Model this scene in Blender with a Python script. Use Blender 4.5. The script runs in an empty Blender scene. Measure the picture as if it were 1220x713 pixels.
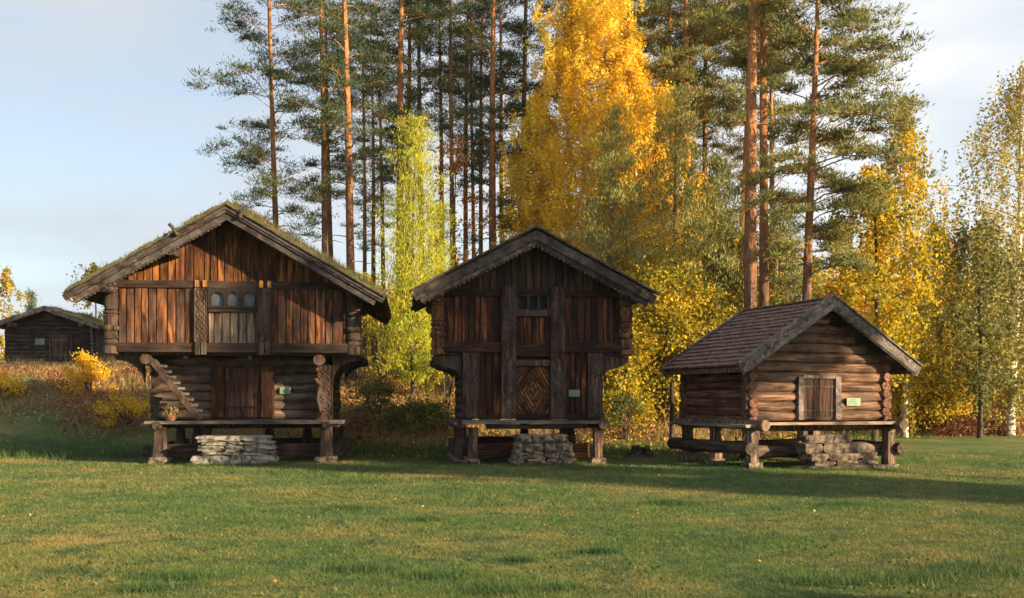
import bpy, math, random
import numpy as np
from math import sin, cos, tan, radians as R, pi
from mathutils import Vector, Matrix

random.seed(7); rng = np.random.default_rng(7)
S = bpy.context.scene
COL = S.collection

# ------------------------------------------------------------------ camera, sky, sun, exposure
cam_d = bpy.data.cameras.new('camera'); cam = bpy.data.objects.new('camera', cam_d); COL.objects.link(cam)
cam.location = (0, 0, 1.6); cam.rotation_euler = (R(90), 0, 0)
cam_d.sensor_width = 36; cam_d.sensor_fit = 'HORIZONTAL'; cam_d.lens = 35
cam_d.shift_y = (475-356.5)/1220
cam_d.clip_start = 0.1; cam_d.clip_end = 9000
S.camera = cam

SUN_AZ = R(60)      # measured from the -Y axis (behind the camera) towards +X (right)
SUN_EL = R(17)
sd = Vector((sin(SUN_AZ)*cos(SUN_EL), -cos(SUN_AZ)*cos(SUN_EL), sin(SUN_EL)))
sun_d = bpy.data.lights.new('sun', 'SUN'); sun = bpy.data.objects.new('sun', sun_d); COL.objects.link(sun)
sun_d.energy = 5.0; sun_d.angle = R(0.6); sun_d.color = (1.0, 0.77, 0.47)
sun.rotation_euler = sd.to_track_quat('Z', 'Y').to_euler(); sun.location = (30, -15, 20)

W = bpy.data.worlds.new('World'); S.world = W; W.use_nodes = True
nt = W.node_tree; nt.nodes.clear(); N = nt.nodes.new; L = nt.links.new
out = N('ShaderNodeOutputWorld'); bg = N('ShaderNodeBackground'); L(bg.outputs[0], out.inputs[0])
sky = N('ShaderNodeTexSky'); sky.sky_type = 'NISHITA'; sky.sun_disc = False
sky.sun_elevation = SUN_EL; sky.sun_rotation = pi-SUN_AZ
sky.air_density = 1.0; sky.dust_density = 1.2; sky.ozone_density = 1.0
bg.inputs['Strength'].default_value = 0.082
tc = N('ShaderNodeTexCoord'); mp = N('ShaderNodeMapping'); mp.inputs['Scale'].default_value = (1.0, 1.0, 3.2)
L(tc.outputs['Generated'], mp.inputs[0])
nz = N('ShaderNodeTexNoise'); nz.inputs['Scale'].default_value = 2.3; nz.inputs['Detail'].default_value = 5; nz.inputs['Roughness'].default_value = .5
L(mp.outputs[0], nz.inputs['Vector'])
sep = N('ShaderNodeSeparateXYZ'); L(tc.outputs['Generated'], sep.inputs[0])
gx = N('ShaderNodeMapRange'); gx.inputs[1].default_value = -.25; gx.inputs[2].default_value = .42; L(sep.outputs[0], gx.inputs[0])
ccol = N('ShaderNodeMix'); ccol.data_type = 'RGBA'          # high thin cloud: greyer away from the sun, whiter towards it
ccol.inputs[6].default_value = (2.95, 3.2, 3.55, 1); ccol.inputs[7].default_value = (4.75, 4.85, 4.95, 1)
L(gx.outputs[0], ccol.inputs[0])
cm = N('ShaderNodeMapRange'); cm.inputs[1].default_value = .40; cm.inputs[2].default_value = .60; cm.inputs[3].default_value = .30; cm.inputs[4].default_value = .96
L(nz.outputs[0], cm.inputs[0])
mx = N('ShaderNodeMix'); mx.data_type = 'RGBA'
L(cm.outputs[0], mx.inputs[0]); L(sky.outputs[0], mx.inputs[6]); L(ccol.outputs[2], mx.inputs[7]); L(mx.outputs[2], bg.inputs['Color'])

S.view_settings.view_transform = 'Standard'; S.view_settings.look = 'None'
S.view_settings.exposure = 1.45; S.view_settings.gamma = 1.0; S.view_settings.use_curve_mapping = False
S.render.engine = 'CYCLES'
S.cycles.max_bounces = 6; S.cycles.transparent_max_bounces = 8

# ------------------------------------------------------------------ materials
def ramp(nd, stops):
    cr = nd.color_ramp
    while len(cr.elements) > 1: cr.elements.remove(cr.elements[-1])
    cr.elements[0].position = stops[0][0]; cr.elements[0].color = (*stops[0][1], 1)
    for p, c in stops[1:]:
        e = cr.elements.new(p); e.color = (*c, 1)

def newmat(name):
    m = bpy.data.materials.new(name); m.use_nodes = True
    m.node_tree.nodes.clear()
    o = m.node_tree.nodes.new('ShaderNodeOutputMaterial'); b = m.node_tree.nodes.new('ShaderNodeBsdfPrincipled')
    m.node_tree.links.new(b.outputs[0], o.inputs[0])
    return m, m.node_tree, b, o

def wood(name, cols, axis='z', fine=16, island=(.55, 1.35), grey=None, greyamt=0, rough=.8, bump=.5, spec=.25):
    m, t, b, o = newmat(name); N = t.nodes.new; L = t.links.new
    tc = N('ShaderNodeTexCoord'); g = N('ShaderNodeNewGeometry')
    off = N('ShaderNodeVectorMath'); off.operation = 'MULTIPLY_ADD'
    off.inputs[1].default_value = (1, 1, 1)
    sc = N('ShaderNodeMath'); sc.operation = 'MULTIPLY'; sc.inputs[1].default_value = 37; L(g.outputs['Random Per Island'], sc.inputs[0])
    L(tc.outputs['Object'], off.inputs[0]); L(sc.outputs[0], off.inputs[2])
    mp = N('ShaderNodeMapping'); s = {'x': (1.1, fine, fine), 'y': (fine, 1.1, fine), 'z': (fine, fine, 1.1), 'n': (fine*.4,)*3}[axis]
    mp.inputs['Scale'].default_value = s; L(off.outputs[0], mp.inputs[0])
    n1 = N('ShaderNodeTexNoise'); n1.inputs['Scale'].default_value = 1; n1.inputs['Detail'].default_value = 7; n1.inputs['Roughness'].default_value = .65; n1.inputs['Distortion'].default_value = .6
    L(mp.outputs[0], n1.inputs['Vector'])
    cr = N('ShaderNodeValToRGB'); ramp(cr, [(.36, cols[0]), (.5, cols[1]), (.66, cols[2])]); L(n1.outputs[0], cr.inputs[0])
    # per board tone
    mr = N('ShaderNodeMapRange'); mr.inputs[3].default_value = island[0]; mr.inputs[4].default_value = island[1]; L(g.outputs['Random Per Island'], mr.inputs[0])
    n2 = N('ShaderNodeTexNoise'); n2.inputs['Scale'].default_value = 1.3; n2.inputs['Detail'].default_value = 4; L(tc.outputs['Object'], n2.inputs['Vector'])
    mr2 = N('ShaderNodeMapRange'); mr2.inputs[1].default_value = .3; mr2.inputs[2].default_value = .7; mr2.inputs[3].default_value = .5; mr2.inputs[4].default_value = 1.35; L(n2.outputs[0], mr2.inputs[0])
    mu = N('ShaderNodeMath'); mu.operation = 'MULTIPLY'; L(mr.outputs[0], mu.inputs[0]); L(mr2.outputs[0], mu.inputs[1])
    vm = N('ShaderNodeVectorMath'); vm.operation = 'SCALE'; L(cr.outputs[0], vm.inputs[0]); L(mu.outputs[0], vm.inputs['Scale'])
    mpc = N('ShaderNodeMapping'); mpc.inputs['Scale'].default_value = {'x': (.8, fine*1.6, fine*1.6), 'y': (fine*1.6, .8, fine*1.6), 'z': (fine*1.6, fine*1.6, .8), 'n': (fine*.5,)*3}[axis]; L(off.outputs[0], mpc.inputs[0])
    nc = N('ShaderNodeTexNoise'); nc.inputs['Scale'].default_value = 1; nc.inputs['Detail'].default_value = 3; L(mpc.outputs[0], nc.inputs['Vector'])
    sb = N('ShaderNodeMath'); sb.operation = 'SUBTRACT'; sb.inputs[1].default_value = .5; L(nc.outputs[0], sb.inputs[0])
    ab = N('ShaderNodeMath'); ab.operation = 'ABSOLUTE'; L(sb.outputs[0], ab.inputs[0])
    ck = N('ShaderNodeMapRange'); ck.inputs[1].default_value = .002; ck.inputs[2].default_value = .022; ck.inputs[3].default_value = .25; ck.inputs[4].default_value = 1; L(ab.outputs[0], ck.inputs[0])
    vmc = N('ShaderNodeVectorMath'); vmc.operation = 'SCALE'; L(vm.outputs[0], vmc.inputs[0]); L(ck.outputs[0], vmc.inputs['Scale'])
    last = vmc.outputs[0]
    if grey:
        n3 = N('ShaderNodeTexNoise'); n3.inputs['Scale'].default_value = 2.2; n3.inputs['Detail'].default_value = 6; L(off.outputs[0], n3.inputs['Vector'])
        mg = N('ShaderNodeMapRange'); mg.inputs[1].default_value = .42; mg.inputs[2].default_value = .66; mg.inputs[4].default_value = greyamt; L(n3.outputs[0], mg.inputs[0])
        mxg = N('ShaderNodeMix'); mxg.data_type = 'RGBA'; L(mg.outputs[0], mxg.inputs[0]); L(last, mxg.inputs[6]); mxg.inputs[7].default_value = (*grey, 1)
        last = mxg.outputs[2]
    L(last, b.inputs['Base Color']); b.inputs['Roughness'].default_value = rough; b.inputs['Specular IOR Level'].default_value = spec
    bp = N('ShaderNodeBump'); bp.inputs['Strength'].default_value = bump; bp.inputs['Distance'].default_value = .02; L(n1.outputs[0], bp.inputs['Height']); L(bp.outputs[0], b.inputs['Normal'])
    return m

def mottled(name, stops, scale=6, rough=.9, bump=.5, dist=.03, vor=0, spec=.2, objcoord=True):
    m, t, b, o = newmat(name); N = t.nodes.new; L = t.links.new
    tc = N('ShaderNodeTexCoord'); n1 = N('ShaderNodeTexNoise'); n1.inputs['Scale'].default_value = scale; n1.inputs['Detail'].default_value = 8; n1.inputs['Roughness'].default_value = .65
    g = N('ShaderNodeNewGeometry'); sc = N('ShaderNodeMath'); sc.operation = 'MULTIPLY'; sc.inputs[1].default_value = 23; L(g.outputs['Random Per Island'], sc.inputs[0])
    ad = N('ShaderNodeVectorMath'); ad.operation = 'ADD'; L(tc.outputs['Object'], ad.inputs[0]); L(sc.outputs[0], ad.inputs[1])
    L(ad.outputs[0], n1.inputs['Vector']); cr = N('ShaderNodeValToRGB'); ramp(cr, stops); L(n1.outputs[0], cr.inputs[0])
    last = cr.outputs[0]; h = n1.outputs[0]
    if vor:
        v = N('ShaderNodeTexVoronoi'); v.inputs['Scale'].default_value = vor; v.feature = 'F1'; L(ad.outputs[0], v.inputs['Vector'])
        mr = N('ShaderNodeMapRange'); mr.inputs[1].default_value = .1; mr.inputs[2].default_value = .6; mr.inputs[3].default_value = 1.15; mr.inputs[4].default_value = .45; L(v.outputs['Distance'], mr.inputs[0])
        vm = N('ShaderNodeVectorMath'); vm.operation = 'SCALE'; L(last, vm.inputs[0]); L(mr.outputs[0], vm.inputs['Scale']); last = vm.outputs[0]
        mu = N('ShaderNodeMath'); mu.operation = 'SUBTRACT'; L(n1.outputs[0], mu.inputs[0]); L(v.outputs['Distance'], mu.inputs[1]); h = mu.outputs[0]
    L(last, b.inputs['Base Color']); b.inputs['Roughness'].default_value = rough; b.inputs['Specular IOR Level'].default_value = spec
    bp = N('ShaderNodeBump'); bp.inputs['Strength'].default_value = bump; bp.inputs['Distance'].default_value = dist; L(h, bp.inputs['Height']); L(bp.outputs[0], b.inputs['Normal'])
    return m

def leaf(name, stops, clump=.9, trans=.4, rough=.6):
    """leaf clusters: tone differs leaf by leaf and clump by clump"""
    m, t, b, o = newmat(name); N = t.nodes.new; L = t.links.new
    g = N('ShaderNodeNewGeometry'); tc = N('ShaderNodeTexCoord')
    n = N('ShaderNodeTexNoise'); n.inputs['Scale'].default_value = clump; n.inputs['Detail'].default_value = 3; L(tc.outputs['Object'], n.inputs['Vector'])
    mr = N('ShaderNodeMapRange'); mr.inputs[1].default_value = .3; mr.inputs[2].default_value = .7; L(n.outputs[0], mr.inputs[0])
    mixv = N('ShaderNodeMix'); mixv.data_type = 'FLOAT'; mixv.inputs[0].default_value = .5; L(mr.outputs[0], mixv.inputs[2]); L(g.outputs['Random Per Island'], mixv.inputs[3])
    cr = N('ShaderNodeValToRGB'); ramp(cr, stops); L(mixv.outputs[0], cr.inputs[0])
    L(cr.outputs[0], b.inputs['Base Color']); b.inputs['Roughness'].default_value = rough; b.inputs['Specular IOR Level'].default_value = .25
    tr = N('ShaderNodeBsdfTranslucent'); L(cr.outputs[0], tr.inputs[0])
    ms = N('ShaderNodeMixShader'); ms.inputs[0].default_value = trans; L(b.outputs[0], ms.inputs[1]); L(tr.outputs[0], ms.inputs[2]); L(ms.outputs[0], o.inputs[0])
    return m

def plain(name, col, rough=.6, metal=0, spec=.5):
    m, t, b, o = newmat(name); N = t.nodes.new
    n = N('ShaderNodeTexNoise'); n.inputs['Scale'].default_value = 9; n.inputs['Detail'].default_value = 4
    tc = N('ShaderNodeTexCoord'); t.links.new(tc.outputs['Object'], n.inputs['Vector'])
    cr = N('ShaderNodeValToRGB'); ramp(cr, [(.3, tuple(c*.7 for c in col)), (.7, tuple(min(1, c*1.2) for c in col))]); t.links.new(n.outputs[0], cr.inputs[0])
    t.links.new(cr.outputs[0], b.inputs['Base Color']); b.inputs['Roughness'].default_value = rough; b.inputs['Metallic'].default_value = metal; b.inputs['Specular IOR Level'].default_value = spec
    return m

M = {}
M['l_board'] = wood('tarred_boards', [(.010, .005, .004), (.075, .025, .010), (.28, .115, .042)], 'z', 8, (.3, 1.7), (.12, .085, .068), .4)
M['l_gable'] = wood('gable_boards', [(.014, .007, .005), (.11, .038, .013), (.38, .15, .04)], 'z', 8, (.35, 1.6))
M['l_log'] = wood('weathered_logs', [(.015, .010, .009), (.075, .045, .032), (.26, .165, .115)], 'x', 13, (.6, 1.3), (.2, .165, .14), .4)
M['l_beam'] = wood('dark_beams', [(.010, .007, .007), (.035, .020, .015), (.11, .058, .038)], 'x', 14, (.7, 1.3), (.085, .06, .05), .35)
M['l_beamy'] = wood('dark_beams_deep', [(.012, .009, .008), (.045, .03, .022), (.12, .08, .06)], 'y', 14, (.7, 1.3))
M['l_post'] = wood('grey_brown_posts', [(.010, .007, .006), (.046, .027, .019), (.15, .085, .056)], 'z', 12, (.8, 1.2), (.12, .09, .075), .5)
M['grey'] = wood('silver_grey_boards', [(.035, .03, .029), (.11, .088, .078), (.28, .23, .195)], 'x', 15, (.7, 1.25), (.2, .19, .19), .4)
M['roofedge'] = wood('weathered_barge_boards', [(.014, .011, .010), (.048, .035, .030), (.15, .105, .08)], 'n', 16, (.5, 1.5), (.10, .09, .095), .6)
M['m_board'] = wood('dark_red_boards', [(.005, .003, .003), (.030, .010, .006), (.16, .052, .018)], 'z', 10, (.2, 1.9))
M['m_rail'] = wood('dark_red_rails', [(.008, .004, .004), (.045, .016, .009), (.20, .08, .032)], 'x', 13, (.4, 1.5))
M['m_post'] = wood('dark_carved_posts', [(.010, .007, .007), (.045, .026, .020), (.17, .10, .07)], 'z', 12, (.8, 1.2), (.10, .075, .068), .4)
M['m_roof'] = wood('dark_barge_boards', [(.014, .011, .011), (.05, .036, .031), (.17, .12, .095)], 'n', 16, (.5, 1.5), (.10, .085, .08), .5)
M['r_log'] = wood('light_brown_logs', [(.025, .013, .009), (.115, .058, .034), (.30, .165, .095)], 'x', 11, (.7, 1.3), (.15, .11, .085), .4)
M['r_side'] = wood('red_brown_logs', [(.04, .016, .011), (.15, .062, .038), (.29, .14, .09)], 'y', 14, (.75, 1.25))
M['r_grey'] = wood('pale_grey_boards', [(.04, .034, .032), (.11, .09, .08), (.30, .24, .20)], 'n', 16, (.8, 1.2), (.18, .16, .155), .5)
M['r_greyy'] = wood('pale_grey_boards_deep', [(.08, .07, .066), (.2, .17, .15), (.36, .31, .27)], 'y', 12, (.8, 1.2))
M['r_post'] = wood('brown_foot_posts', [(.03, .02, .015), (.13, .085, .06), (.33, .21, .14)], 'z', 12, (.8, 1.2))
M['r_door'] = wood('old_door_boards', [(.012, .006, .005), (.05, .022, .014), (.15, .07, .045)], 'z', 16, (.6, 1.4))
M['cabin'] = wood('black_brown_logs', [(.012, .010, .010), (.045, .036, .032), (.11, .085, .07)], 'x', 8, (.6, 1.35))
M['cabinz'] = wood('black_brown_boards', [(.015, .010, .009), (.06, .038, .028), (.14, .09, .065)], 'z', 10, (.6, 1.35))
M['stone'] = mottled('lichen_stone', [(.33, (.022, .018, .014)), (.47, (.09, .068, .05)), (.58, (.25, .20, .14)), (.70, (.06, .045, .028))], 7, .9, 1, .04)
M['stone_pale'] = mottled('pale_lichen_stone', [(.33, (.03, .028, .025)), (.45, (.13, .12, .10)), (.56, (.31, .29, .25)), (.70, (.08, .065, .045))], 6, .9, 1, .04)
M['stone_brown'] = mottled('brown_stone', [(.33, (.02, .016, .014)), (.47, (.065, .05, .04)), (.60, (.18, .14, .105)), (.72, (.045, .033, .026))], 7, .9, 1, .04)
M['turf'] = mottled('roof_turf', [(.3, (.03, .035, .015)), (.5, (.085, .085, .03)), (.7, (.16, .12, .05))], 5, 1, 1, .06)
M['shingle'] = mottled('dark_tiles', [(.3, (.06, .036, .03)), (.5, (.18, .11, .085)), (.7, (.38, .25, .19))], 9, .75, .5, .01)
M['sign'] = plain('pale_green_paint', (.14, .24, .15), .6)
M['signink'] = plain('dark_print', (.07, .11, .07), .6)
M['pane'] = plain('dusty_shutter', (.085, .10, .125), .6, 0, .3)
M['iron'] = plain('black_iron', (.02, .02, .022), .5, .6)
M['basket'] = wood('basket_wood', [(.05, .02, .012), (.2, .08, .04), (.34, .17, .1)], 'x', 20)
M['pinebark'] = None

def barkmat(name, low, high, z0, z1, scale=5):
    """plated bark; grey low on the stem and orange high up, as Scots pine really is"""
    m, t, b, o = newmat(name); N = t.nodes.new; L = t.links.new
    tc = N('ShaderNodeTexCoord'); mp = N('ShaderNodeMapping'); mp.inputs['Scale'].default_value = (1, 1, .35); L(tc.outputs['Object'], mp.inputs[0])
    n = N('ShaderNodeTexNoise'); n.inputs['Scale'].default_value = scale*2; n.inputs['Detail'].default_value = 6; n.inputs['Roughness'].default_value = .7; L(mp.outputs[0], n.inputs['Vector'])
    v = N('ShaderNodeTexVoronoi'); v.inputs['Scale'].default_value = scale*1.7; L(mp.outputs[0], v.inputs['Vector'])
    sp = N('ShaderNodeSeparateXYZ'); L(tc.outputs['Object'], sp.inputs[0])
    mr = N('ShaderNodeMapRange'); mr.inputs[1].default_value = z0; mr.inputs[2].default_value = z1; L(sp.outputs[2], mr.inputs[0])
    mx = N('ShaderNodeMix'); mx.data_type = 'RGBA'; L(mr.outputs[0], mx.inputs[0]); mx.inputs[6].default_value = (*low, 1); mx.inputs[7].default_value = (*high, 1)
    m2 = N('ShaderNodeMapRange'); m2.inputs[1].default_value = .3; m2.inputs[2].default_value = .7; m2.inputs[3].default_value = .45; m2.inputs[4].default_value = 1.5; L(n.outputs[0], m2.inputs[0])
    vm = N('ShaderNodeVectorMath'); vm.operation = 'SCALE'; L(mx.outputs[2], vm.inputs[0]); L(m2.outputs[0], vm.inputs['Scale'])
    L(vm.outputs[0], b.inputs['Base Color']); b.inputs['Roughness'].default_value = .9; b.inputs['Specular IOR Level'].default_value = .15
    bp = N('ShaderNodeBump'); bp.inputs['Strength'].default_value = .7; bp.inputs['Distance'].default_value = .04; L(v.outputs['Distance'], bp.inputs['Height']); L(bp.outputs[0], b.inputs['Normal'])
    return m
M['pinebark'] = barkmat('pine_bark', (.085, .058, .048), (.36, .165, .072), 3, 10.5)
M['darkbark'] = barkmat('dark_bark', (.07, .055, .045), (.09, .065, .05), 0, 6)
M['birchbark'] = mottled('birch_bark', [(.30, (.04, .035, .03)), (.4, (.35, .31, .27)), (.55, (.62, .57, .50))], 5, .8, .3, .01)
M['twig'] = plain('twig_bark', (.10, .065, .05), .9, 0, .2)
M['needle_d'] = leaf('pine_needles_dark', [(.1, (.022, .045, .025)), (.5, (.06, .095, .042)), (.9, (.19, .20, .065))], .8, .28)
M['needle_m'] = leaf('pine_needles_olive', [(.1, (.05, .075, .03)), (.5, (.18, .195, .065)), (.9, (.46, .38, .10))], .8, .35)
M['needle_b'] = leaf('young_pine_needles', [(.1, (.10, .14, .05)), (.5, (.29, .31, .10)), (.9, (.60, .50, .15))], .9, .38)
M['birch_y'] = leaf('golden_birch_leaves', [(.1, (.74, .44, .025)), (.5, (.93, .68, .05)), (.9, (.97, .80, .16))], .7, .5)
M['birch_p'] = leaf('fading_birch_leaves', [(.1, (.18, .19, .06)), (.5, (.40, .35, .08)), (.9, (.72, .48, .09))], .6, .5)
M['birch_m'] = leaf('yellow_green_birch_leaves', [(.15, (.13, .16, .025)), (.5, (.50, .40, .03)), (.9, (.93, .58, .035))], .5, .52)
M['dark_leaf'] = leaf('dull_green_leaves', [(.1, (.045, .06, .028)), (.5, (.10, .12, .045)), (.9, (.25, .22, .06))], .7, .35)
M['mid_leaf'] = leaf('dull_olive_leaves', [(.1, (.09, .11, .04)), (.5, (.20, .21, .065)), (.9, (.50, .38, .07))], .6, .42)
M['larch'] = leaf('larch_needles', [(.1, (.22, .26, .03)), (.5, (.45, .47, .04)), (.9, (.7, .60, .06))], 1.0, .45)
M['bush_y'] = leaf('yellow_bush_leaves', [(.1, (.45, .25, .015)), (.5, (.80, .50, .02)), (.9, (.95, .68, .05))], 1.2, .5)
M['bush_m'] = leaf('mixed_bush_leaves', [(.15, (.09, .12, .02)), (.5, (.42, .35, .03)), (.9, (.92, .56, .035))], .8, .48)
M['bush_o'] = leaf('orange_rowan_leaves', [(.1, (.32, .11, .025)), (.5, (.62, .24, .03)), (.9, (.85, .42, .05))], .9, .45)
M['bush_g'] = leaf('green_bush_leaves', [(.1, (.04, .06, .018)), (.5, (.12, .14, .03)), (.9, (.36, .30, .05))], 1.2, .4)
M['tuft'] = leaf('lush_grass', [(.1, (.03, .08, .025)), (.5, (.06, .12, .035)), (.9, (.14, .17, .05))], 1.2, .35)
M['fern'] = leaf('brown_heath', [(.1, (.09, .045, .025)), (.45, (.26, .13, .055)), (.75, (.45, .28, .09)), (.95, (.40, .36, .10))], .7, .3)
M['bracken'] = leaf('rusty_bracken', [(.1, (.06, .025, .02)), (.45, (.20, .07, .04)), (.75, (.34, .14, .06)), (.95, (.35, .28, .08))], .8, .3)
M['straw'] = leaf('pale_dry_grass', [(.1, (.12, .12, .04)), (.5, (.32, .24, .10)), (.9, (.52, .38, .18))], .8, .35)
M['turfgrass'] = leaf('roof_grass', [(.1, (.045, .045, .018)), (.5, (.11, .095, .038)), (.9, (.34, .22, .09))], .9, .35)
M['fallen'] = leaf('fallen_leaves', [(.1, (.25, .09, .03)), (.5, (.55, .30, .05)), (.9, (.8, .55, .12))], .8, .2)
M['hill'] = mottled('far_forest', [(.3, (.03, .05, .035)), (.6, (.09, .10, .05))], .03, 1, 0, 1)

def lawn_color(t, N, L):
    """one position-driven turf colour shared by the ground sheet and the grass blades"""
    g = N('ShaderNodeNewGeometry')
    n1 = N('ShaderNodeTexNoise'); n1.inputs['Scale'].default_value = .33; n1.inputs['Detail'].default_value = 6; n1.inputs['Roughness'].default_value = .6; L(g.outputs['Position'], n1.inputs['Vector'])
    cr = N('ShaderNodeValToRGB'); ramp(cr, [(.30, (.052, .108, .036)), (.46, (.098, .148, .042)), (.57, (.165, .170, .055)), (.69, (.29, .22, .08))]); L(n1.outputs[0], cr.inputs[0])
    n2 = N('ShaderNodeTexNoise'); n2.inputs['Scale'].default_value = 1.7; n2.inputs['Detail'].default_value = 5; n2.inputs['Roughness'].default_value = .7; L(g.outputs['Position'], n2.inputs['Vector'])
    m = N('ShaderNodeMapRange'); m.inputs[1].default_value = .36; m.inputs[2].default_value = .52; m.inputs[3].default_value = .9; m.inputs[4].default_value = 0; L(n2.outputs[0], m.inputs[0])
    mx = N('ShaderNodeMix'); mx.data_type = 'RGBA'; L(m.outputs[0], mx.inputs[0]); L(cr.outputs[0], mx.inputs[6]); mx.inputs[7].default_value = (.055, .098, .044, 1)
    n3 = N('ShaderNodeTexNoise'); n3.inputs['Scale'].default_value = 4.5; n3.inputs['Detail'].default_value = 6; n3.inputs['Roughness'].default_value = .75; L(g.outputs['Position'], n3.inputs['Vector'])
    m3 = N('ShaderNodeMapRange'); m3.inputs[1].default_value = .52; m3.inputs[2].default_value = .66; m3.inputs[4].default_value = .45; L(n3.outputs[0], m3.inputs[0])
    mx3 = N('ShaderNodeMix'); mx3.data_type = 'RGBA'; L(m3.outputs[0], mx3.inputs[0]); L(mx.outputs[2], mx3.inputs[6]); mx3.inputs[7].default_value = (.32, .26, .11, 1)
    return mx3.outputs[2], n2

m, t, b, o = newmat('lawn_and_bank'); N = t.nodes.new; L = t.links.new
lc, n2 = lawn_color(t, N, L)
g = N('ShaderNodeNewGeometry')
nb = N('ShaderNodeTexNoise'); nb.inputs['Scale'].default_value = 1.1; nb.inputs['Detail'].default_value = 7; nb.inputs['Roughness'].default_value = .7; L(g.outputs['Position'], nb.inputs['Vector'])
crb = N('ShaderNodeValToRGB'); ramp(crb, [(.32, (.07, .085, .025)), (.45, (.15, .09, .04)), (.55, (.26, .14, .055)), (.7, (.38, .25, .09))]); L(nb.outputs[0], crb.inputs[0])
at = N('ShaderNodeAttribute'); at.attribute_name = 'bank'
mxb = N('ShaderNodeMix'); mxb.data_type = 'RGBA'; L(at.outputs['Fac'], mxb.inputs[0]); L(lc, mxb.inputs[6]); L(crb.outputs[0], mxb.inputs[7])
nf = N('ShaderNodeTexNoise'); nf.inputs['Scale'].default_value = 28; nf.inputs['Detail'].default_value = 6; nf.inputs['Roughness'].default_value = .8; L(g.outputs['Position'], nf.inputs['Vector'])
mf = N('ShaderNodeMapRange'); mf.inputs[1].default_value = .3; mf.inputs[2].default_value = .7; mf.inputs[3].default_value = .5; mf.inputs[4].default_value = 1.5; L(nf.outputs[0], mf.inputs[0])
vs = N('ShaderNodeVectorMath'); vs.operation = 'SCALE'; L(mxb.outputs[2], vs.inputs[0]); L(mf.outputs[0], vs.inputs['Scale'])
L(vs.outputs[0], b.inputs['Base Color']); b.inputs['Roughness'].default_value = 1; b.inputs['Specular IOR Level'].default_value = .1
bp = N('ShaderNodeBump'); bp.inputs['Strength'].default_value = 1; bp.inputs['Distance'].default_value = .06; L(nf.outputs[0], bp.inputs['Height']); L(bp.outputs[0], b.inputs['Normal'])
M['ground'] = m
m, t, b, o = newmat('grass_blades'); N = t.nodes.new; L = t.links.new
lc, n2 = lawn_color(t, N, L); g = N('ShaderNodeNewGeometry')
mr = N('ShaderNodeMapRange'); mr.inputs[3].default_value = .6; mr.inputs[4].default_value = 1.8; L(g.outputs['Random Per Island'], mr.inputs[0])
vs = N('ShaderNodeVectorMath'); vs.operation = 'SCALE'; L(lc, vs.inputs[0]); L(mr.outputs[0], vs.inputs['Scale'])
L(vs.outputs[0], b.inputs['Base Color']); b.inputs['Roughness'].default_value = .7; b.inputs['Specular IOR Level'].default_value = .15
tr = N('ShaderNodeBsdfTranslucent'); L(vs.outputs[0], tr.inputs[0]); ms = N('ShaderNodeMixShader'); ms.inputs[0].default_value = .35
L(b.outputs[0], ms.inputs[1]); L(tr.outputs[0], ms.inputs[2]); L(ms.outputs[0], o.inputs[0])
M['blades'] = m

# ------------------------------------------------------------------ object helpers
def tag(o, label, cat, group=None):
    o['label'] = label; o['category'] = cat
    if group: o['group'] = group
    return o
def thing(name, label, cat, loc=(0, 0, 0), rotz=0, group=None):
    o = bpy.data.objects.new(name, None); COL.objects.link(o); o.empty_display_size = .3
    o.location = loc; o.rotation_euler = (0, 0, rotz)
    return tag(o, label, cat, group)

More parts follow.
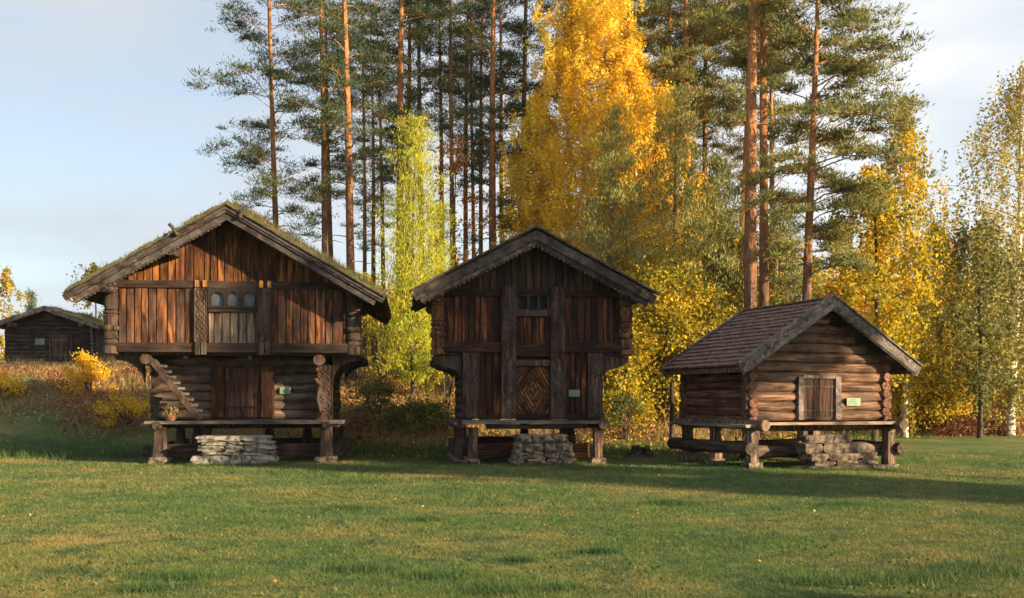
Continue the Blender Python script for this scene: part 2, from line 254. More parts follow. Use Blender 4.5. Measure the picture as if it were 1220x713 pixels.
class MB:
    def __init__(s): s.v = []; s.f = []
    def add(s, vs, fs):
        n = len(s.v); s.v += [tuple(p) for p in vs]; s.f += [tuple(i+n for i in f) for f in fs]; return s
    def hexa(s, p):          # 8 points: bottom 4 ccw, top 4 ccw
        return s.add(p, [(3, 2, 1, 0), (4, 5, 6, 7), (0, 1, 5, 4), (1, 2, 6, 5), (2, 3, 7, 6), (3, 0, 4, 7)])
    def box(s, x0, x1, y0, y1, z0, z1, j=0):
        r = lambda: random.uniform(-j, j)
        return s.hexa([(x+r(), y+r(), z+r()) for z in (z0, z1) for x, y in ((x0, y0), (x1, y0), (x1, y1), (x0, y1))])
    def cbox(s, x0, x1, y0, y1, z0, z1, c=.012, j=0):
        """box whose long edges are chamfered in the xz plane"""
        q = [(x0+c, z0), (x1-c, z0), (x1, z0+c), (x1, z1-c), (x1-c, z1), (x0+c, z1), (x0, z1-c), (x0, z0+c)]
        n = 8; vs = [(a, y0+c*.0, b_) for a, b_ in q]+[(a, y1, b_) for a, b_ in q]
        return s.add(vs, [tuple(range(n)), tuple(range(2*n-1, n-1, -1))]+[(i, i+n, (i+1) % n+n, (i+1) % n) for i in range(n)])
    def tube(s, pts, rad, seg=8, bump=0, cap=True, ov=1, flat=1):
        """tube along a list of points with a radius at each"""
        pts = [Vector(p) for p in pts]; n = len(pts); vs = []; fs = []
        if not hasattr(rad, '__len__'): rad = [rad]*n
        up = Vector((0, 0, 1))
        for i, p in enumerate(pts):
            d = (pts[min(i+1, n-1)]-pts[max(i-1, 0)]).normalized()
            a = d.cross(up)
            if a.length < .05: a = d.cross(Vector((0, 1, 0)))
            a.normalize(); b = d.cross(a).normalized()
            for k in range(seg):
                th = 2*pi*k/seg; r = rad[i]*(1+random.uniform(-bump, bump))
                vs.append(p+a*cos(th)*r*ov+b*sin(th)*r*flat)
        for i in range(n-1):
            for k in range(seg):
                fs.append((i*seg+k, i*seg+(k+1) % seg, (i+1)*seg+(k+1) % seg, (i+1)*seg+k))
        if cap: fs += [tuple(range(seg-1, -1, -1)), tuple(range((n-1)*seg, n*seg))]
        return s.add(vs, fs)
    def log(s, a, b, r, seg=10, n=9, bump=.05, wob=.012):
        a = Vector(a); b = Vector(b)
        pts = [a.lerp(b, i/n)+Vector((random.uniform(-wob, wob) for _ in range(3))) for i in range(n+1)]
        return s.tube(pts, [r*random.uniform(.95, 1.05) for _ in range(n+1)], seg, bump*.5)
    def lathe(s, cx, cy, prof, seg=14, sq=0):
        """profile of (radius, z); sq squares the section a little"""
        vs = []; fs = []
        for r, z in prof:
            for k in range(seg):
                th = 2*pi*(k+.5)/seg; q = 1+sq*(1/max(abs(cos(th)), abs(sin(th)))-1)
                vs.append((cx+r*q*cos(th), cy+r*q*sin(th), z))
        n = len(prof)
        for i in range(n-1):
            for k in range(seg): fs.append((i*seg+k, i*seg+(k+1) % seg, (i+1)*seg+(k+1) % seg, (i+1)*seg+k))
        fs += [tuple(range(seg-1, -1, -1)), tuple(range((n-1)*seg, n*seg))]
        return s.add(vs, fs)
    def prism(s, poly, y0, y1):     # polygon in (x,z) extruded along y
        n = len(poly)
        return s.add([(x, y0, z) for x, z in poly]+[(x, y1, z) for x, z in poly],
                     [tuple(range(n)), tuple(range(2*n-1, n-1, -1))]+[(i, i+n, (i+1) % n+n, (i+1) % n) for i in range(n)])
    def xf(s, mat, start=0):
        for i in range(start, len(s.v)): s.v[i] = tuple(mat @ Vector(s.v[i]))
        return s
    def clusters(s, gap):
        n = len(s.v); par = list(range(n))
        def find(a):
            while par[a] != a: par[a] = par[par[a]]; a = par[a]
            return a
        for f in s.f:
            r0 = find(f[0])
            for q in f[1:]: par[find(q)] = r0
        isl = {}
        for i_ in range(n): isl.setdefault(find(i_), []).append(i_)
        ks = list(isl); V = np.array(s.v)
        lo = np.array([V[isl[k]].min(0) for k in ks])-gap/2; hi = np.array([V[isl[k]].max(0) for k in ks])+gap/2
        lab = list(range(len(ks)))
        def f2(a):
            while lab[a] != a: lab[a] = lab[lab[a]]; a = lab[a]
            return a
        for a in range(len(ks)):
            ov = np.where(np.all((lo[a] <= hi) & (hi[a] >= lo), axis=1))[0]
            for b_ in ov: lab[f2(int(b_))] = f2(a)
        vl = {}
        for a, k in enumerate(ks):
            for q in isl[k]: vl[q] = f2(a)
        out_ = {}
        for f in s.f: out_.setdefault(vl[f[0]], []).append(f)
        res = []
        for fs in out_.values():
            m_ = MB(); used = sorted({q for f in fs for q in f}); mp_ = {q: i_ for i_, q in enumerate(used)}
            m_.v = [s.v[q] for q in used]; m_.f = [tuple(mp_[q] for q in f) for f in fs]; res.append(m_)
        return sorted(res, key=lambda m_: -len(m_.f))
    def build(s, name, mat, parent=None, smooth=False, bevel=0, gap=.05):
        if parent is not None and gap and len(s.v) < 60000:
            cl = s.clusters(gap)
            if len(cl) > 1:
                os_ = [c_.build(name, mat, parent, smooth, bevel, 0) for c_ in cl]
                return os_[0]
        me = bpy.data.meshes.new(name); me.from_pydata(s.v, [], s.f); me.update()
        me.materials.append(mat); o = bpy.data.objects.new(name, me); COL.objects.link(o)
        if parent: o.parent = parent
        import bmesh
        bm = bmesh.new(); bm.from_mesh(me); bmesh.ops.recalc_face_normals(bm, faces=bm.faces); bm.to_mesh(me); bm.free()
        if smooth:
            for p in me.polygons: p.use_smooth = True
            me.set_sharp_from_angle(angle=R(40))
        if bevel:
            md = o.modifiers.new('bevel', 'BEVEL'); md.width = bevel; md.segments = 2; md.limit_method = 'ANGLE'; md.angle_limit = R(50)
        return o

def quads_mesh(name, V, mat, parent=None, nper=4):
    """V: (n, nper, 3) array of separate faces"""
    V = np.asarray(V, dtype=np.float32); n = V.shape[0]
    me = bpy.data.meshes.new(name)
    me.vertices.add(n*nper); me.vertices.foreach_set('co', V.reshape(-1))
    me.loops.add(n*nper); me.loops.foreach_set('vertex_index', np.arange(n*nper, dtype=np.int32))
    me.polygons.add(n); me.polygons.foreach_set('loop_start', np.arange(0, n*nper, nper, dtype=np.int32))
    me.polygons.foreach_set('loop_total', np.full(n, nper, dtype=np.int32))
    me.update(calc_edges=True); me.materials.append(mat)
    o = bpy.data.objects.new(name, me); COL.objects.link(o)
    if parent: o.parent = parent
    if name == 'roof_grass': o['kind'] = 'stuff'
    return o

def leafquads(C, size, asp=.6, dirs=None, spread=1.0):
    """leaf shaped rhombs round the centres C"""
    n = len(C); size = np.asarray(size)*rng.uniform(.65, 1.35, n)
    d = rng.normal(size=(n, 3))
    if dirs is not None: d = dirs+d*spread*.5
    d /= np.linalg.norm(d, axis=1, keepdims=True)+1e-9
    e = rng.normal(size=(n, 3)); e = np.cross(d, e); e /= np.linalg.norm(e, axis=1, keepdims=True)+1e-9
    a = d*size[:, None]*.5; b = e*size[:, None]*.5*asp
    return np.stack([C-a, C+b, C+a, C-b], axis=1)

# ------------------------------------------------------------------ terrain
KX = np.array([-60, -25, -8, 2, 6, 9.5, 13, 18, 30, 80.])
KY0 = np.array([25.5, 25.5, 28, 28.5, 29, 31, 40, 43, 44, 44.])
KL = np.array([14, 14, 13, 16, 16, 14, 10, 9, 9, 9.])
KH = np.array([2.3, 2.3, 2.8, 2.6, 2.3, 2.0, 1.4, 1.25, 1.3, 1.6])
def bankf(x, y):
    y0 = np.interp(x, KX, KY0); l = np.interp(x, KX, KL); h = np.interp(x, KX, KH)
    t = np.clip((y-y0)/l, 0, 1); return t*t*(3-2*t), h, y-y0
def hgt(x, y):
    x = np.asarray(x, float); y = np.asarray(y, float)
    t, h, _ = bankf(x, y)
    z = t*h + np.clip((y-45)/150, 0, 1)*4.0 + .72*np.clip((y-41)/9, 0, 1)*np.clip((-8-x)/4, 0, 1)
    z = z + t*(.12*np.sin(x*.9+y*.5)+.10*np.sin(x*.37-y*.8+1))
    z = z + .025*np.sin(x*.5+1)*np.sin(y*.4) - .12*np.clip((x-7)/3, 0, 1)*np.clip((30-y)/6, 0, 1)*np.clip((y-15)/5, 0, 1)
    return z
def H(x, y): return float(hgt(x, y))

xs = np.unique(np.concatenate([np.linspace(-3000, -70, 14), np.arange(-70, -32, 2.), np.arange(-32, 32, .35), np.arange(32, 70, 2.), np.linspace(70, 3000, 14)]))
ys = np.unique(np.concatenate([np.linspace(-600, -10, 8), np.arange(-10, 6, 1.), np.arange(6, 56, .35), np.arange(56, 120, 4.), np.linspace(120, 5000, 14)]))
X, Y = np.meshgrid(xs, ys); Z = hgt(X, Y)
nx, ny = len(xs), len(ys)
me = bpy.data.meshes.new('ground')
V = np.stack([X, Y, Z], -1).reshape(-1, 3)
i = np.arange(nx*ny).reshape(ny, nx)
F = np.stack([i[:-1, :-1], i[:-1, 1:], i[1:, 1:], i[1:, :-1]], -1).reshape(-1, 4)
me.vertices.add(len(V)); me.vertices.foreach_set('co', V.astype(np.float32).reshape(-1))
me.loops.add(F.size); me.loops.foreach_set('vertex_index', F.astype(np.int32).reshape(-1))
me.polygons.add(len(F)); me.polygons.foreach_set('loop_start', np.arange(0, F.size, 4, dtype=np.int32)); me.polygons.foreach_set('loop_total', np.full(len(F), 4, dtype=np.int32))
me.polygons.foreach_set('use_smooth', np.ones(len(F), dtype=bool))
me.update(calc_edges=True); me.materials.append(M['ground'])
_, _, dy = bankf(X, Y)
edge = .9*np.sin(X*.7)+.7*np.sin(X*1.9+Y)
# grassy track running up the bank at the far left
track = np.exp(-((X-(-13.5-(Y-28)*.55))/1.3)**2)
bk = np.clip((dy-1.6-2.0*np.clip((-8-X)/3, 0, 1)-edge*.6)/3.0, 0, 1)*(1-.85*track*(Y < 40))
a = me.attributes.new('bank', 'FLOAT', 'POINT'); a.data.foreach_set('value', bk.reshape(-1).astype(np.float32))
gr = bpy.data.objects.new('ground', me); COL.objects.link(gr); gr['kind'] = 'structure'

# far wooded hill on the right
hv = []; hx = np.linspace(200, 1500, 70); hy = np.linspace(700, 1400, 26)
HX, HY = np.meshgrid(hx, hy)
u = (HY-700)/700
prof = np.sin(np.clip(u, 0, 1)*pi)**.8
HZ = prof*(178*np.exp(-((HX-760)/420)**2)+14*np.sin(HX*.013+1)+7*np.sin(HX*.04)+4*np.sin(HX*.11+HY*.02))-5
mb = MB(); k = np.arange(HX.size).reshape(HX.shape)
mb.add([tuple(p) for p in np.stack([HX, HY, HZ], -1).reshape(-1, 3)], [tuple(q) for q in np.stack([k[:-1, :-1], k[:-1, 1:], k[1:, 1:], k[1:, :-1]], -1).reshape(-1, 4)])
hl = mb.build('hill', M['hill'], smooth=True); hl['kind'] = 'structure'

# pale evening air between the lawn and the far hill
mb = MB(); mb.box(-300, 1600, -120, 1500, -1.2, 260); hz_m = bpy.data.materials.new('haze_air'); hz_m.use_nodes = True; q_ = hz_m.node_tree; q_.nodes.clear()
qo = q_.nodes.new('ShaderNodeOutputMaterial'); qv = q_.nodes.new('ShaderNodeVolumePrincipled'); qv.inputs['Color'].default_value = (.78, .87, 1, 1); qv.inputs['Density'].default_value = .00013
q_.links.new(qv.outputs[0], qo.inputs['Volume']); hz = mb.build('haze', hz_m); hz['kind'] = 'stuff'

# ------------------------------------------------------------------ building helpers
def planks(mb, x0, x1, w, y0, y1, zb, zt, gap=.03, depth=.04):
    """vertical boards; zb, zt may be functions of x"""
    f = lambda q, x: q(x) if callable(q) else q
    x = x0
    while x < x1-.02:
        ww = min(w*random.uniform(.75, 1.25), x1-x)
        if x1-x-ww < w*.4: ww = x1-x
        xa, xb = x+gap/2, x+ww-gap/2; d = random.uniform(0, depth)
        mb.hexa([(xa, y0+d, f(zb, xa)), (xb, y0+d, f(zb, xb)), (xb, y1, f(zb, xb)), (xa, y1, f(zb, xa)),
                 (xa, y0+d, f(zt, xa)), (xb, y0+d, f(zt, xb)), (xb, y1, f(zt, xb)), (xa, y1, f(zt, xa))])
        x += ww

def logwall_x(mb, x0, x1, y, z0, z1, r, over=.18, zlim=None):
    n = max(1, round((z1-z0)/(2*r*.93))); st = (z1-z0)/n
    for i in range(n):
        z = z0+st*(i+.5); a, b_ = x0-over*random.uniform(.7, 1.2), x1+over*random.uniform(.7, 1.2)
        if zlim:
            h = zlim(z+st*.4)
            if h is not None: a, b_ = max(a, -h), min(b_, h)
            if b_-a < .3: continue
        mb.log((a, y, z), (b_, y, z), st*.56, 14, 10, .05, .008)
def logwall_y(mb, y0, y1, x, z0, z1, r, over=.18):
    n = max(1, round((z1-z0)/(2*r*.93))); st = (z1-z0)/n
    for i in range(n):
        z = z0+st*i
        if z < z0+.02: z += .02
        mb.log((x, y0-over*random.uniform(.7, 1.2), z), (x, y1+over, z), st*.53, 12, 8, .04, .008)

def roofbox(mb, side, th, zA, u1, v0, v1, w0, w1, u0=None, xc=0):
    c, s = cos(th), sin(th)
    P = lambda u, v, w: (xc+side*(u*c+w*s), v, zA-u*s+w*c)
    m0 = -w0*tan(th) if u0 is None else u0; m1 = -w1*tan(th) if u0 is None else u0
    pts = [P(m0, v0, w0), P(u1, v0, w0), P(u1, v1, w0), P(m0, v1, w0), P(m1, v0, w1), P(u1, v0, w1), P(u1, v1, w1), P(m1, v1, w1)]
    mb.hexa(pts)

def roofgrid(mb, side, th, zA, u1, v0, v1, w, amp, nu=30, nv=30, xc=0, thick=.09, u0=0):
    """bumpy sheet with thickness lying on a slope"""
    c, s = cos(th), sin(th); vs = []; fs = []
    for layer in (0, 1):
        for a in range(nu+1):
            for b_ in range(nv+1):
                u = u0+(u1-u0)*a/nu; v = v0+(v1-v0)*b_/nv
                ww = w if layer == 0 else w+thick+amp*(sin(u*5+v*3)*.4+sin(v*7-u*2)*.3+random.uniform(-.8, .8))*(1 if 0 < a < nu and 0 < b_ < nv else .6)
                m_ = -ww*tan(th) if (a == 0 and u0 == 0) else u
                vs.append((xc+side*(m_*c+ww*s), v, zA-m_*s+ww*c))
    n = (nu+1)*(nv+1); I = lambda a, b_, l: l*n+a*(nv+1)+b_
    for a in range(nu):
        for b_ in range(nv):
            fs.append((I(a, b_, 1), I(a+1, b_, 1), I(a+1, b_+1, 1), I(a, b_+1, 1)))
            fs.append((I(a, b_, 0), I(a, b_+1, 0), I(a+1, b_+1, 0), I(a+1, b_, 0)))
    for a in range(nu):
        fs += [(I(a, 0, 0), I(a+1, 0, 0), I(a+1, 0, 1), I(a, 0, 1)), (I(a, nv, 0), I(a, nv, 1), I(a+1, nv, 1), I(a+1, nv, 0))]
    for b_ in range(nv):
        fs += [(I(nu, b_, 0), I(nu, b_+1, 0), I(nu, b_+1, 1), I(nu, b_, 1)), (I(0, b_, 0), I(0, b_, 1), I(0, b_+1, 1), I(0, b_+1, 0))]
    mb.add(vs, fs)

def roof_blades(side, th, zA, u0, u1, v0, v1, w, n, h, patch=1.0, xc=0):
    c, s = cos(th), sin(th)
    u = rng.uniform(u0, u1, n*3); v = rng.uniform(v0, v1, n*3)
    k = np.sin(u*3.1+v*1.7)+np.sin(v*2.3-u*1.1+2)+rng.normal(0, .5, n*3)
    idx = np.argsort(-k)[:n] if patch < 1 else np.arange(n)
    u, v = u[idx], v[idx]
    P = np.stack([xc+side*(u*c+w*s), v, zA-u*s+w*c], -1)
    hh = h*rng.uniform(.4, 1.4, n); d = np.stack([rng.normal(0, .35, n), rng.normal(0, .35, n), np.ones(n)], -1)*hh[:, None]
    sd_ = np.stack([rng.normal(0, 1, n), rng.normal(0, 1, n), np.zeros(n)], -1); sd_ *= (.008/np.linalg.norm(sd_, axis=1))[:, None]
    return np.stack([P-sd_, P+sd_, P+d], 1)

def carved(name, x0, x1, yf, yb, z0, z1, mat, parent, seed=0, depth=.022):
    """post with real interlaced relief on its face"""
    w = x1-x0; nx_ = max(8, int(w/.014)); nz_ = int((z1-z0)/.018)
    xs_ = np.linspace(0, w, nx_+1); zs_ = np.linspace(0, z1-z0, nz_+1); A, B = np.meshgrid(xs_, zs_)
    ph = B/w*pi*1.15+seed
    l1 = w/2+.33*w*np.sin(ph); l2 = w/2-.33*w*np.sin(ph); l3 = w/2+.3*w*np.sin(ph*2+1.2)
    rel = np.maximum.reduce([np.exp(-((A-l)/(w*.075))**2) for l in (l1, l2, l3)])
    rel = np.maximum(rel, .8*np.exp(-(((A-w/2)/(w*.1))**2+((np.mod(B, w*.87)-w*.43)/(w*.1))**2)))
    rel *= np.clip(np.minimum(A, w-A)/(w*.08), 0, 1)
    rel = np.maximum(rel, (np.minimum(A, w-A) < w*.06)*.9)
    vs = [(x0+a, yf+depth*(1-r_), z0+b_) for a, b_, r_ in zip(A.ravel(), B.ravel(), rel.ravel())]
    fs = []; nn = nx_+1
    for j in range(nz_):
        for i_ in range(nx_): fs.append((j*nn+i_, j*nn+i_+1, (j+1)*nn+i_+1, (j+1)*nn+i_))
    mb = MB(); mb.add(vs, fs); mb.box(x0+.004, x1-.004, yf+depth+.001, yb, z0, z1)
    return mb.build(name, mat, parent)

def turned(name, x, y, z0, z1, r, mat, parent, rings):
    """carved corner stack: rings cut round a squared log"""
    prof = [(r*.86, z0), (r*1.0, z0+.03)]
    H_ = z1-z0
    for a, kind in rings:
        z = z0+a*H_
        if kind == 'g': prof += [(r*.98, z-.03), (r*.80, z-.012), (r*.80, z+.012), (r*.98, z+.03)]
        if kind == 'b': prof += [(r*.84, z-.08), (r*1.08, z-.04), (r*1.12, z), (r*1.08, z+.04), (r*.84, z+.08)]
        if kind == 'w': prof += [(r*.82, z-.16), (r*.92, z-.08), (r*1.0, z), (r*.92, z+.08), (r*.82, z+.16)]
    prof += [(r*1.02, z1-.03), (r*.9, z1)]
    prof.sort(key=lambda q: q[1])
    mb = MB(); mb.lathe(x, y, prof, 16, .55); return mb.build(name, mat, parent, smooth=True)

def stone_block(mb, cx, cy, cz, sx, sy, sz, seed):
    rnd = random.Random(seed); st = len(mb.v)
    n = 5; vs = []; fs = []; idx = {}
    def vid(p):
        k_ = tuple(round(c, 4) for c in p)
        if k_ not in idx: idx[k_] = len(vs); vs.append(p)
        return idx[k_]
    g = [-1+2*i_/n for i_ in range(n+1)]
    for ax in range(3):
        for sg in (-1, 1):
            for i_ in range(n):
                for j in range(n):
                    q = []
                    for a, b_ in ((g[i_], g[j]), (g[i_+1], g[j]), (g[i_+1], g[j+1]), (g[i_], g[j+1])):
                        p = [0, 0, 0]; p[ax] = sg; p[(ax+1) % 3] = a; p[(ax+2) % 3] = b_; q.append(vid(tuple(p)))
                    fs.append(tuple(q))
    out_ = []
    o1, o2, o3 = rnd.uniform(0, 9), rnd.uniform(0, 9), rnd.uniform(0, 9)
    for p in vs:
        l = math.sqrt(p[0]**2+p[1]**2+p[2]**2); k_ = (1-.10*max(0, l-1.25)/.48)
        nz_ = 1+.04*sin(p[0]*3+o1)+.06*sin(p[1]*4+o2)+.06*sin(p[2]*3.3+p[0]*2+o3)+rnd.uniform(-.035, .035)
        out_.append((cx+p[0]*sx/2*k_*nz_, cy+p[1]*sy/2*k_*nz_, cz+p[2]*sz/2*k_*nz_))
    mb.add(out_, fs)

def stone_steps(name, label, loc, rotz, x0, x1, y0, y1, z0, courses, seed, mat='stone'):
    """dry stone step block; every stone is a child"""
    t = thing(name, label, 'stone steps', loc, rotz); rnd = random.Random(seed)
    z = z0
    for ci, (h, n, inset, yin) in enumerate(courses):
        a, b_ = x0+inset[0], x1-inset[1]; ws = [rnd.uniform(.6, 1.4) for _ in range(n)]; sm = sum(ws); x = a
        for w_ in ws:
            w_ = w_/sm*(b_-a)
            mb = MB(); stone_block(mb, x+w_/2, (y0+yin+y1)/2, z+h/2, w_*1.02, (y1-y0-yin), h*1.03, rnd.random())
            mb.build('stone', M[mat], t, smooth=True)
            x += w_
        z += h
    return t

def green_sign(parent, x, y, z, w, h):
    mb = MB(); mb.box(x-w/2, x+w/2, y-.015, y, z-h/2, z+h/2); s = mb.build('sign', M['sign'], parent)
    s['label'] = 'small pale green information plate'
    m2 = MB()
    for k_ in range(3):
        m2.box(x-w*.38, x+w*(.1+.08*k_), y-.018, y-.0155, z+h*(.25-.22*k_)-.004, z+h*(.25-.22*k_)+.004)
    m2.build('print_lines', M['signink'], s, gap=.1)
    return s

def footpost(parent, x, y, z0, z1, w0, w1, mat, stone=True, d=.3):
    mb = MB(); zs = z0+.14 if stone else z0
    hz = z1-zs
    prof = [(w0*.9, zs), (w0*.92, zs+.1*hz), (w0*.84, zs+.45*hz), (w1*1.02, zs+.72*hz), (w1*.92, zs+.84*hz), (w1*1.1, z1)]
    mb.lathe(x, y, [(r_/2, z) for r_, z in prof], 10, .7)
    for i_ in range(len(mb.v)): mb.v[i_] = tuple(c+random.uniform(-.012, .012) for c in mb.v[i_])
    o = mb.build('foot', mat, parent, smooth=True)
    if stone:
        m2 = MB(); stone_block(m2, x, y, z0+.05, w0*1.25, w0*1.25, .22, x+y); m2.build('foot_stone', M['stone'], o, smooth=True)
    return o

# ------------------------------------------------------------------ LEFT STOREHOUSE
def left_storehouse():
    t = thing('storehouse', 'largest storehouse, two storeys with turf roof, three small arched openings in its jettied loft', 'storehouse', (-6.78, 24.22, 0), R(5.5), 'raised timber storehouses on the lawn')
    th = math.atan2(2.07, 3.58); zA = 6.02; L_ = 3.58/cos(th); xc = -.04
    zr = lambda x: zA-abs(x-xc)*tan(th)-.05
    D = 5.4
    # lower storey: log box
    mb = MB(); logwall_x(mb, -2.1, 2.07, 1.1, 1.08, 2.66, .12, .12); logwall_x(mb, -2.1, 2.07, 5.0, 1.08, 2.66, .12, .12)
    mb.build('lower_wall', M['l_log'], t, smooth=True)
    mb = MB(); logwall_y(mb, 1.1, 5.0, -2.1, 1.08, 2.66, .12, .15); logwall_y(mb, 1.1, 5.0, 2.07, 1.08, 2.66, .12, .15)
    mb.build('lower_wall', M['l_beamy'], t, smooth=True)
    # door and its frame
    mb = MB(); planks(mb, -.36, .5, .2, .93, .99, 1.13, 2.36, .012, .02); dr = mb.build('door', M['r_door'], t)
    mb = MB(); mb.box(-.34, .48, .90, .925, 1.37, 1.41); mb.box(-.34, .48, .90, .925, 2.0, 2.04); mb.build('hinge', M['iron'], dr)
    mb = MB(); mb.box(.38, .41, .875, .93, 1.62, 1.74); mb.build('handle', M['iron'], dr)
    mb = MB(); mb.cbox(-.70, -.38, .86, 1.0, 1.12, 2.42); mb.cbox(.53, .85, .86, 1.0, 1.12, 2.42)
    mb.build('door_frame', M['l_gable'], t, bevel=.01)
    mb = MB(); mb.box(-.8, .95, .84, 1.02, 2.421, 2.55, .01); mb.build('lintel', M['l_beam'], t)
    green_sign(t, 1.12, .955, 1.80, .27, .17)
    # bench plank, joists and feet
    mb = MB(); mb.box(-2.15, 2.62, .18, .86, .98, 1.05, .012); mb.box(-2.28, -1.95, .3, 4.9, .93, 1.0, .01); mb.box(2.1, 2.5, .3, 4.9, .91, .978, .01)
    mb.build('bench', M['grey'], t)
    mb = MB()
    for x in (-1.85, 2.2): mb.log((x, .1, .93), (x, 5.2, .93), .1, 10, 6)
    mb.log((-2.2, .95, .94), (2.5, .95, .94), .09, 10, 6)
    mb.build('joist', M['l_beamy'], t, smooth=True)
    for x, y in ((-1.84, .42), (2.2, .42)): footpost(t, x, y, 0, .9, .40, .30, M['l_foot'])
    for x, y in ((-1.84, 4.6), (2.2, 4.6), (0.2, 4.6), (-.9, 1.3), (-1.84, 2.6), (2.2, 2.6), (1.4, 3.4)): footpost(t, x, y, H(-6.8, 26) if y > 4 else 0, .88, .34, .24, M['l_post'])
    mb = MB(); mb.cbox(-1.9, 2.1, .75, .95, .14, .46, .02); mb.cbox(-1.9, 2.1, 4.5, 4.7, .16, .46, .02); mb.build('ground_beam', M['l_beam'], t)
    mb = MB(); mb.box(-2.35, -2.1, .8, 4.8, .15, .45); mb.box(2.3, 2.55, .8, 4.8, .15, .45); mb.build('ground_beam', M['l_beamy'], t)
    # big protruding beam ends under the loft
    for x in (-2.1, 2.04):
        mb = MB(); mb.log((x, .08, 2.55), (x, 1.2, 2.55), .135, 12, 5); mb.build('beam_end', M['l_post'], t, smooth=True)
    # carved front corner posts of the lower storey
    carved('carved_post', 1.98, 2.34, .42, .72, 1.05, 2.44, M['l_post'], t, 1.0)
    mb = MB(); mb.tube([(2.0, .40, 2.35), (1.93, .38, 2.1), (2.06, .38, 1.9), (1.96, .39, 1.6), (2.08, .39, 1.3), (2.0, .4, 1.06)], [.07, .05, .06, .05, .06, .08], 8)
    mb.build('carved_edge', M['l_post'], t, smooth=True)
    # curved side brackets carrying the gallery
    for sx in (-1, 1):
        mb = MB(); pr = [(2.35, 2.66), (3.02, 2.66), (3.02, 2.56)]+[(2.35+.62*(1-sin(a)), 2.0+.54*cos(a)) for a in np.linspace(.1, pi/2, 7)]
        pr = [(sx*a, b_) for a, b_ in pr]
        if sx < 0: pr = [(a+.1, b_) for a, b_ in pr]
        mb.prism(pr, .45, .70); mb.prism(pr, 2.6, 2.85); mb.prism(pr, 4.7, 4.95); mb.build('bracket', M['l_post'], t)
    # loft floor and beams
    mb = MB(); mb.box(-3.0, 3.0, .22, D, 2.665, 2.76); mb.build('loft_floor', M['l_beamy'], t)
    mb = MB(); mb.cbox(-2.92, 2.92, 0, .2, 2.72, 2.95, .02); mb.cbox(-2.92, 2.92, .004, .12, 4.28, 4.46, .015)
    mb.cbox(-.60, .60, .006, .12, 3.70, 3.82, .01)
    mb.build('beam', M['l_beam'], t, bevel=.008)
    # front boarding
    mb = MB(); planks(mb, -2.72, -.90, .2, .035, .1, 2.93, 4.30); planks(mb, .90, 2.72, .2, .035, .1, 2.93, 4.30)
    o = mb.build('loft_boarding', M['l_board'], t)
    mb = MB(); planks(mb, -.61, .61, .17, .05, .1, 2.95, 3.70)
    mb.build('panel', M['grey_z'], t)
    mb = MB(); planks(mb, -2.5, 2.5, .2, .045, .11, 4.45, lambda x: max(4.46, zr(x)-.02)); o = mb.build('gable_boarding', M['l_gable'], t)
    mb = MB(); mb.prism([(-2.66, 4.2), (2.66, 4.2), (2.66, zr(2.66)), (xc, zr(xc)), (-2.66, zr(-2.66))], .125, .16); mb.box(-2.69, 2.69, .125, .16, 2.77, 4.19); mb.build('gap_backing', M['window_dark'], t)  # added near-black sheet; its colour stands for shade in the board gaps
    # side and back walls of the loft
    mb = MB(); mb.box(-2.8, -2.7, .12, D, 2.76, 4.25); mb.box(2.7, 2.8, .12, D, 2.76, 4.25); mb.box(-2.7, 2.7, D-.1, D, 2.76, 4.2)
    mb.prism([(-2.8, 4.2), (2.8, 4.2), (xc, zr(xc)-.05)], D-.08, D-.02)
    mb.build('side_wall', M['l_beamy'], t)
    # carved uprights beside the openings
    for a, b_, k_ in ((-.92, -.62, 0), (.60, .92, 2)):
        carved('carved_post', a, b_, -.05, .03, 2.98, 4.28, M['l_post'], t, k_)
    mb = MB()
    for a in (-.89, .63): mb.cbox(a, a+.11, -.075, .0, 2.66, 2.975, .015); mb.cbox(a+.14, a+.25, -.075, .0, 2.66, 2.975, .015)
    mb.build('tenon', M['l_post'], t)
    mb = MB()
    for x in (-.9, -.72, .62, .82): mb.cbox(x, x+.09, -.04, .0, 4.30, 4.47, .012)
    mb.build('tenon', M['tenon'], t)
    # three arched openings with dusty shutters
    mb = MB(); x0, x1, z0, z1 = -.60, .60, 3.82, 4.28; nn = 120; cen = [-.38, 0.0, .38]; r_ = .155
    def top(x):
        for c in cen:
            if abs(x-c) < r_: return 4.02+math.sqrt(max(0, 1-((x-c)/r_)**2))*.17
        return None
    for i_ in range(nn):
        a = x0+(x1-x0)*i_/nn; b_ = x0+(x1-x0)*(i_+1)/nn; tm = top((a+b_)/2)
        if tm is None: mb.add([(a, .0, z0), (b_, .0, z0), (b_, .0, z1), (a, .0, z1)], [(0, 1, 2, 3)])
        else:
            ta, tb = top(a) or 4.02, top(b_) or 4.02
            mb.add([(a, .0, ta), (b_, .0, tb), (b_, .0, z1), (a, .0, z1)], [(0, 1, 2, 3)])
            mb.add([(a, .0, ta), (b_, .0, tb), (b_, .09, tb), (a, .09, ta)], [(0, 1, 2, 3)])
            if abs((a+b_)/2-min(cen, key=lambda c: abs(c-(a+b_)/2))) > r_-.011:
                mb.add([(a, .0, z0), (a, .09, z0), (a, .09, tb if tb > ta else ta), (a, .0, ta)], [(0, 1, 2, 3)])
    mb.box(-.60, .60, -.03, .03, 3.80, 3.855)
    w = mb.build('window', M['window_dark'], t)
    for c in cen:
        mb = MB(); mb.box(c-.18, c+.18, .07, .085, 3.84, 4.22); mb.build('shutter', M['pane'], w)
    # ring-carved corner stacks
    for x in (-2.90, 2.90):
        turned('corner_post', x, .14, 2.66, 4.42, .185, M['l_post'], t, [(.13, 'g'), (.2, 'g'), (.36, 'b'), (.55, 'g'), (.6, 'g'), (.72, 'w'), (.88, 'g'), (.93, 'g')])
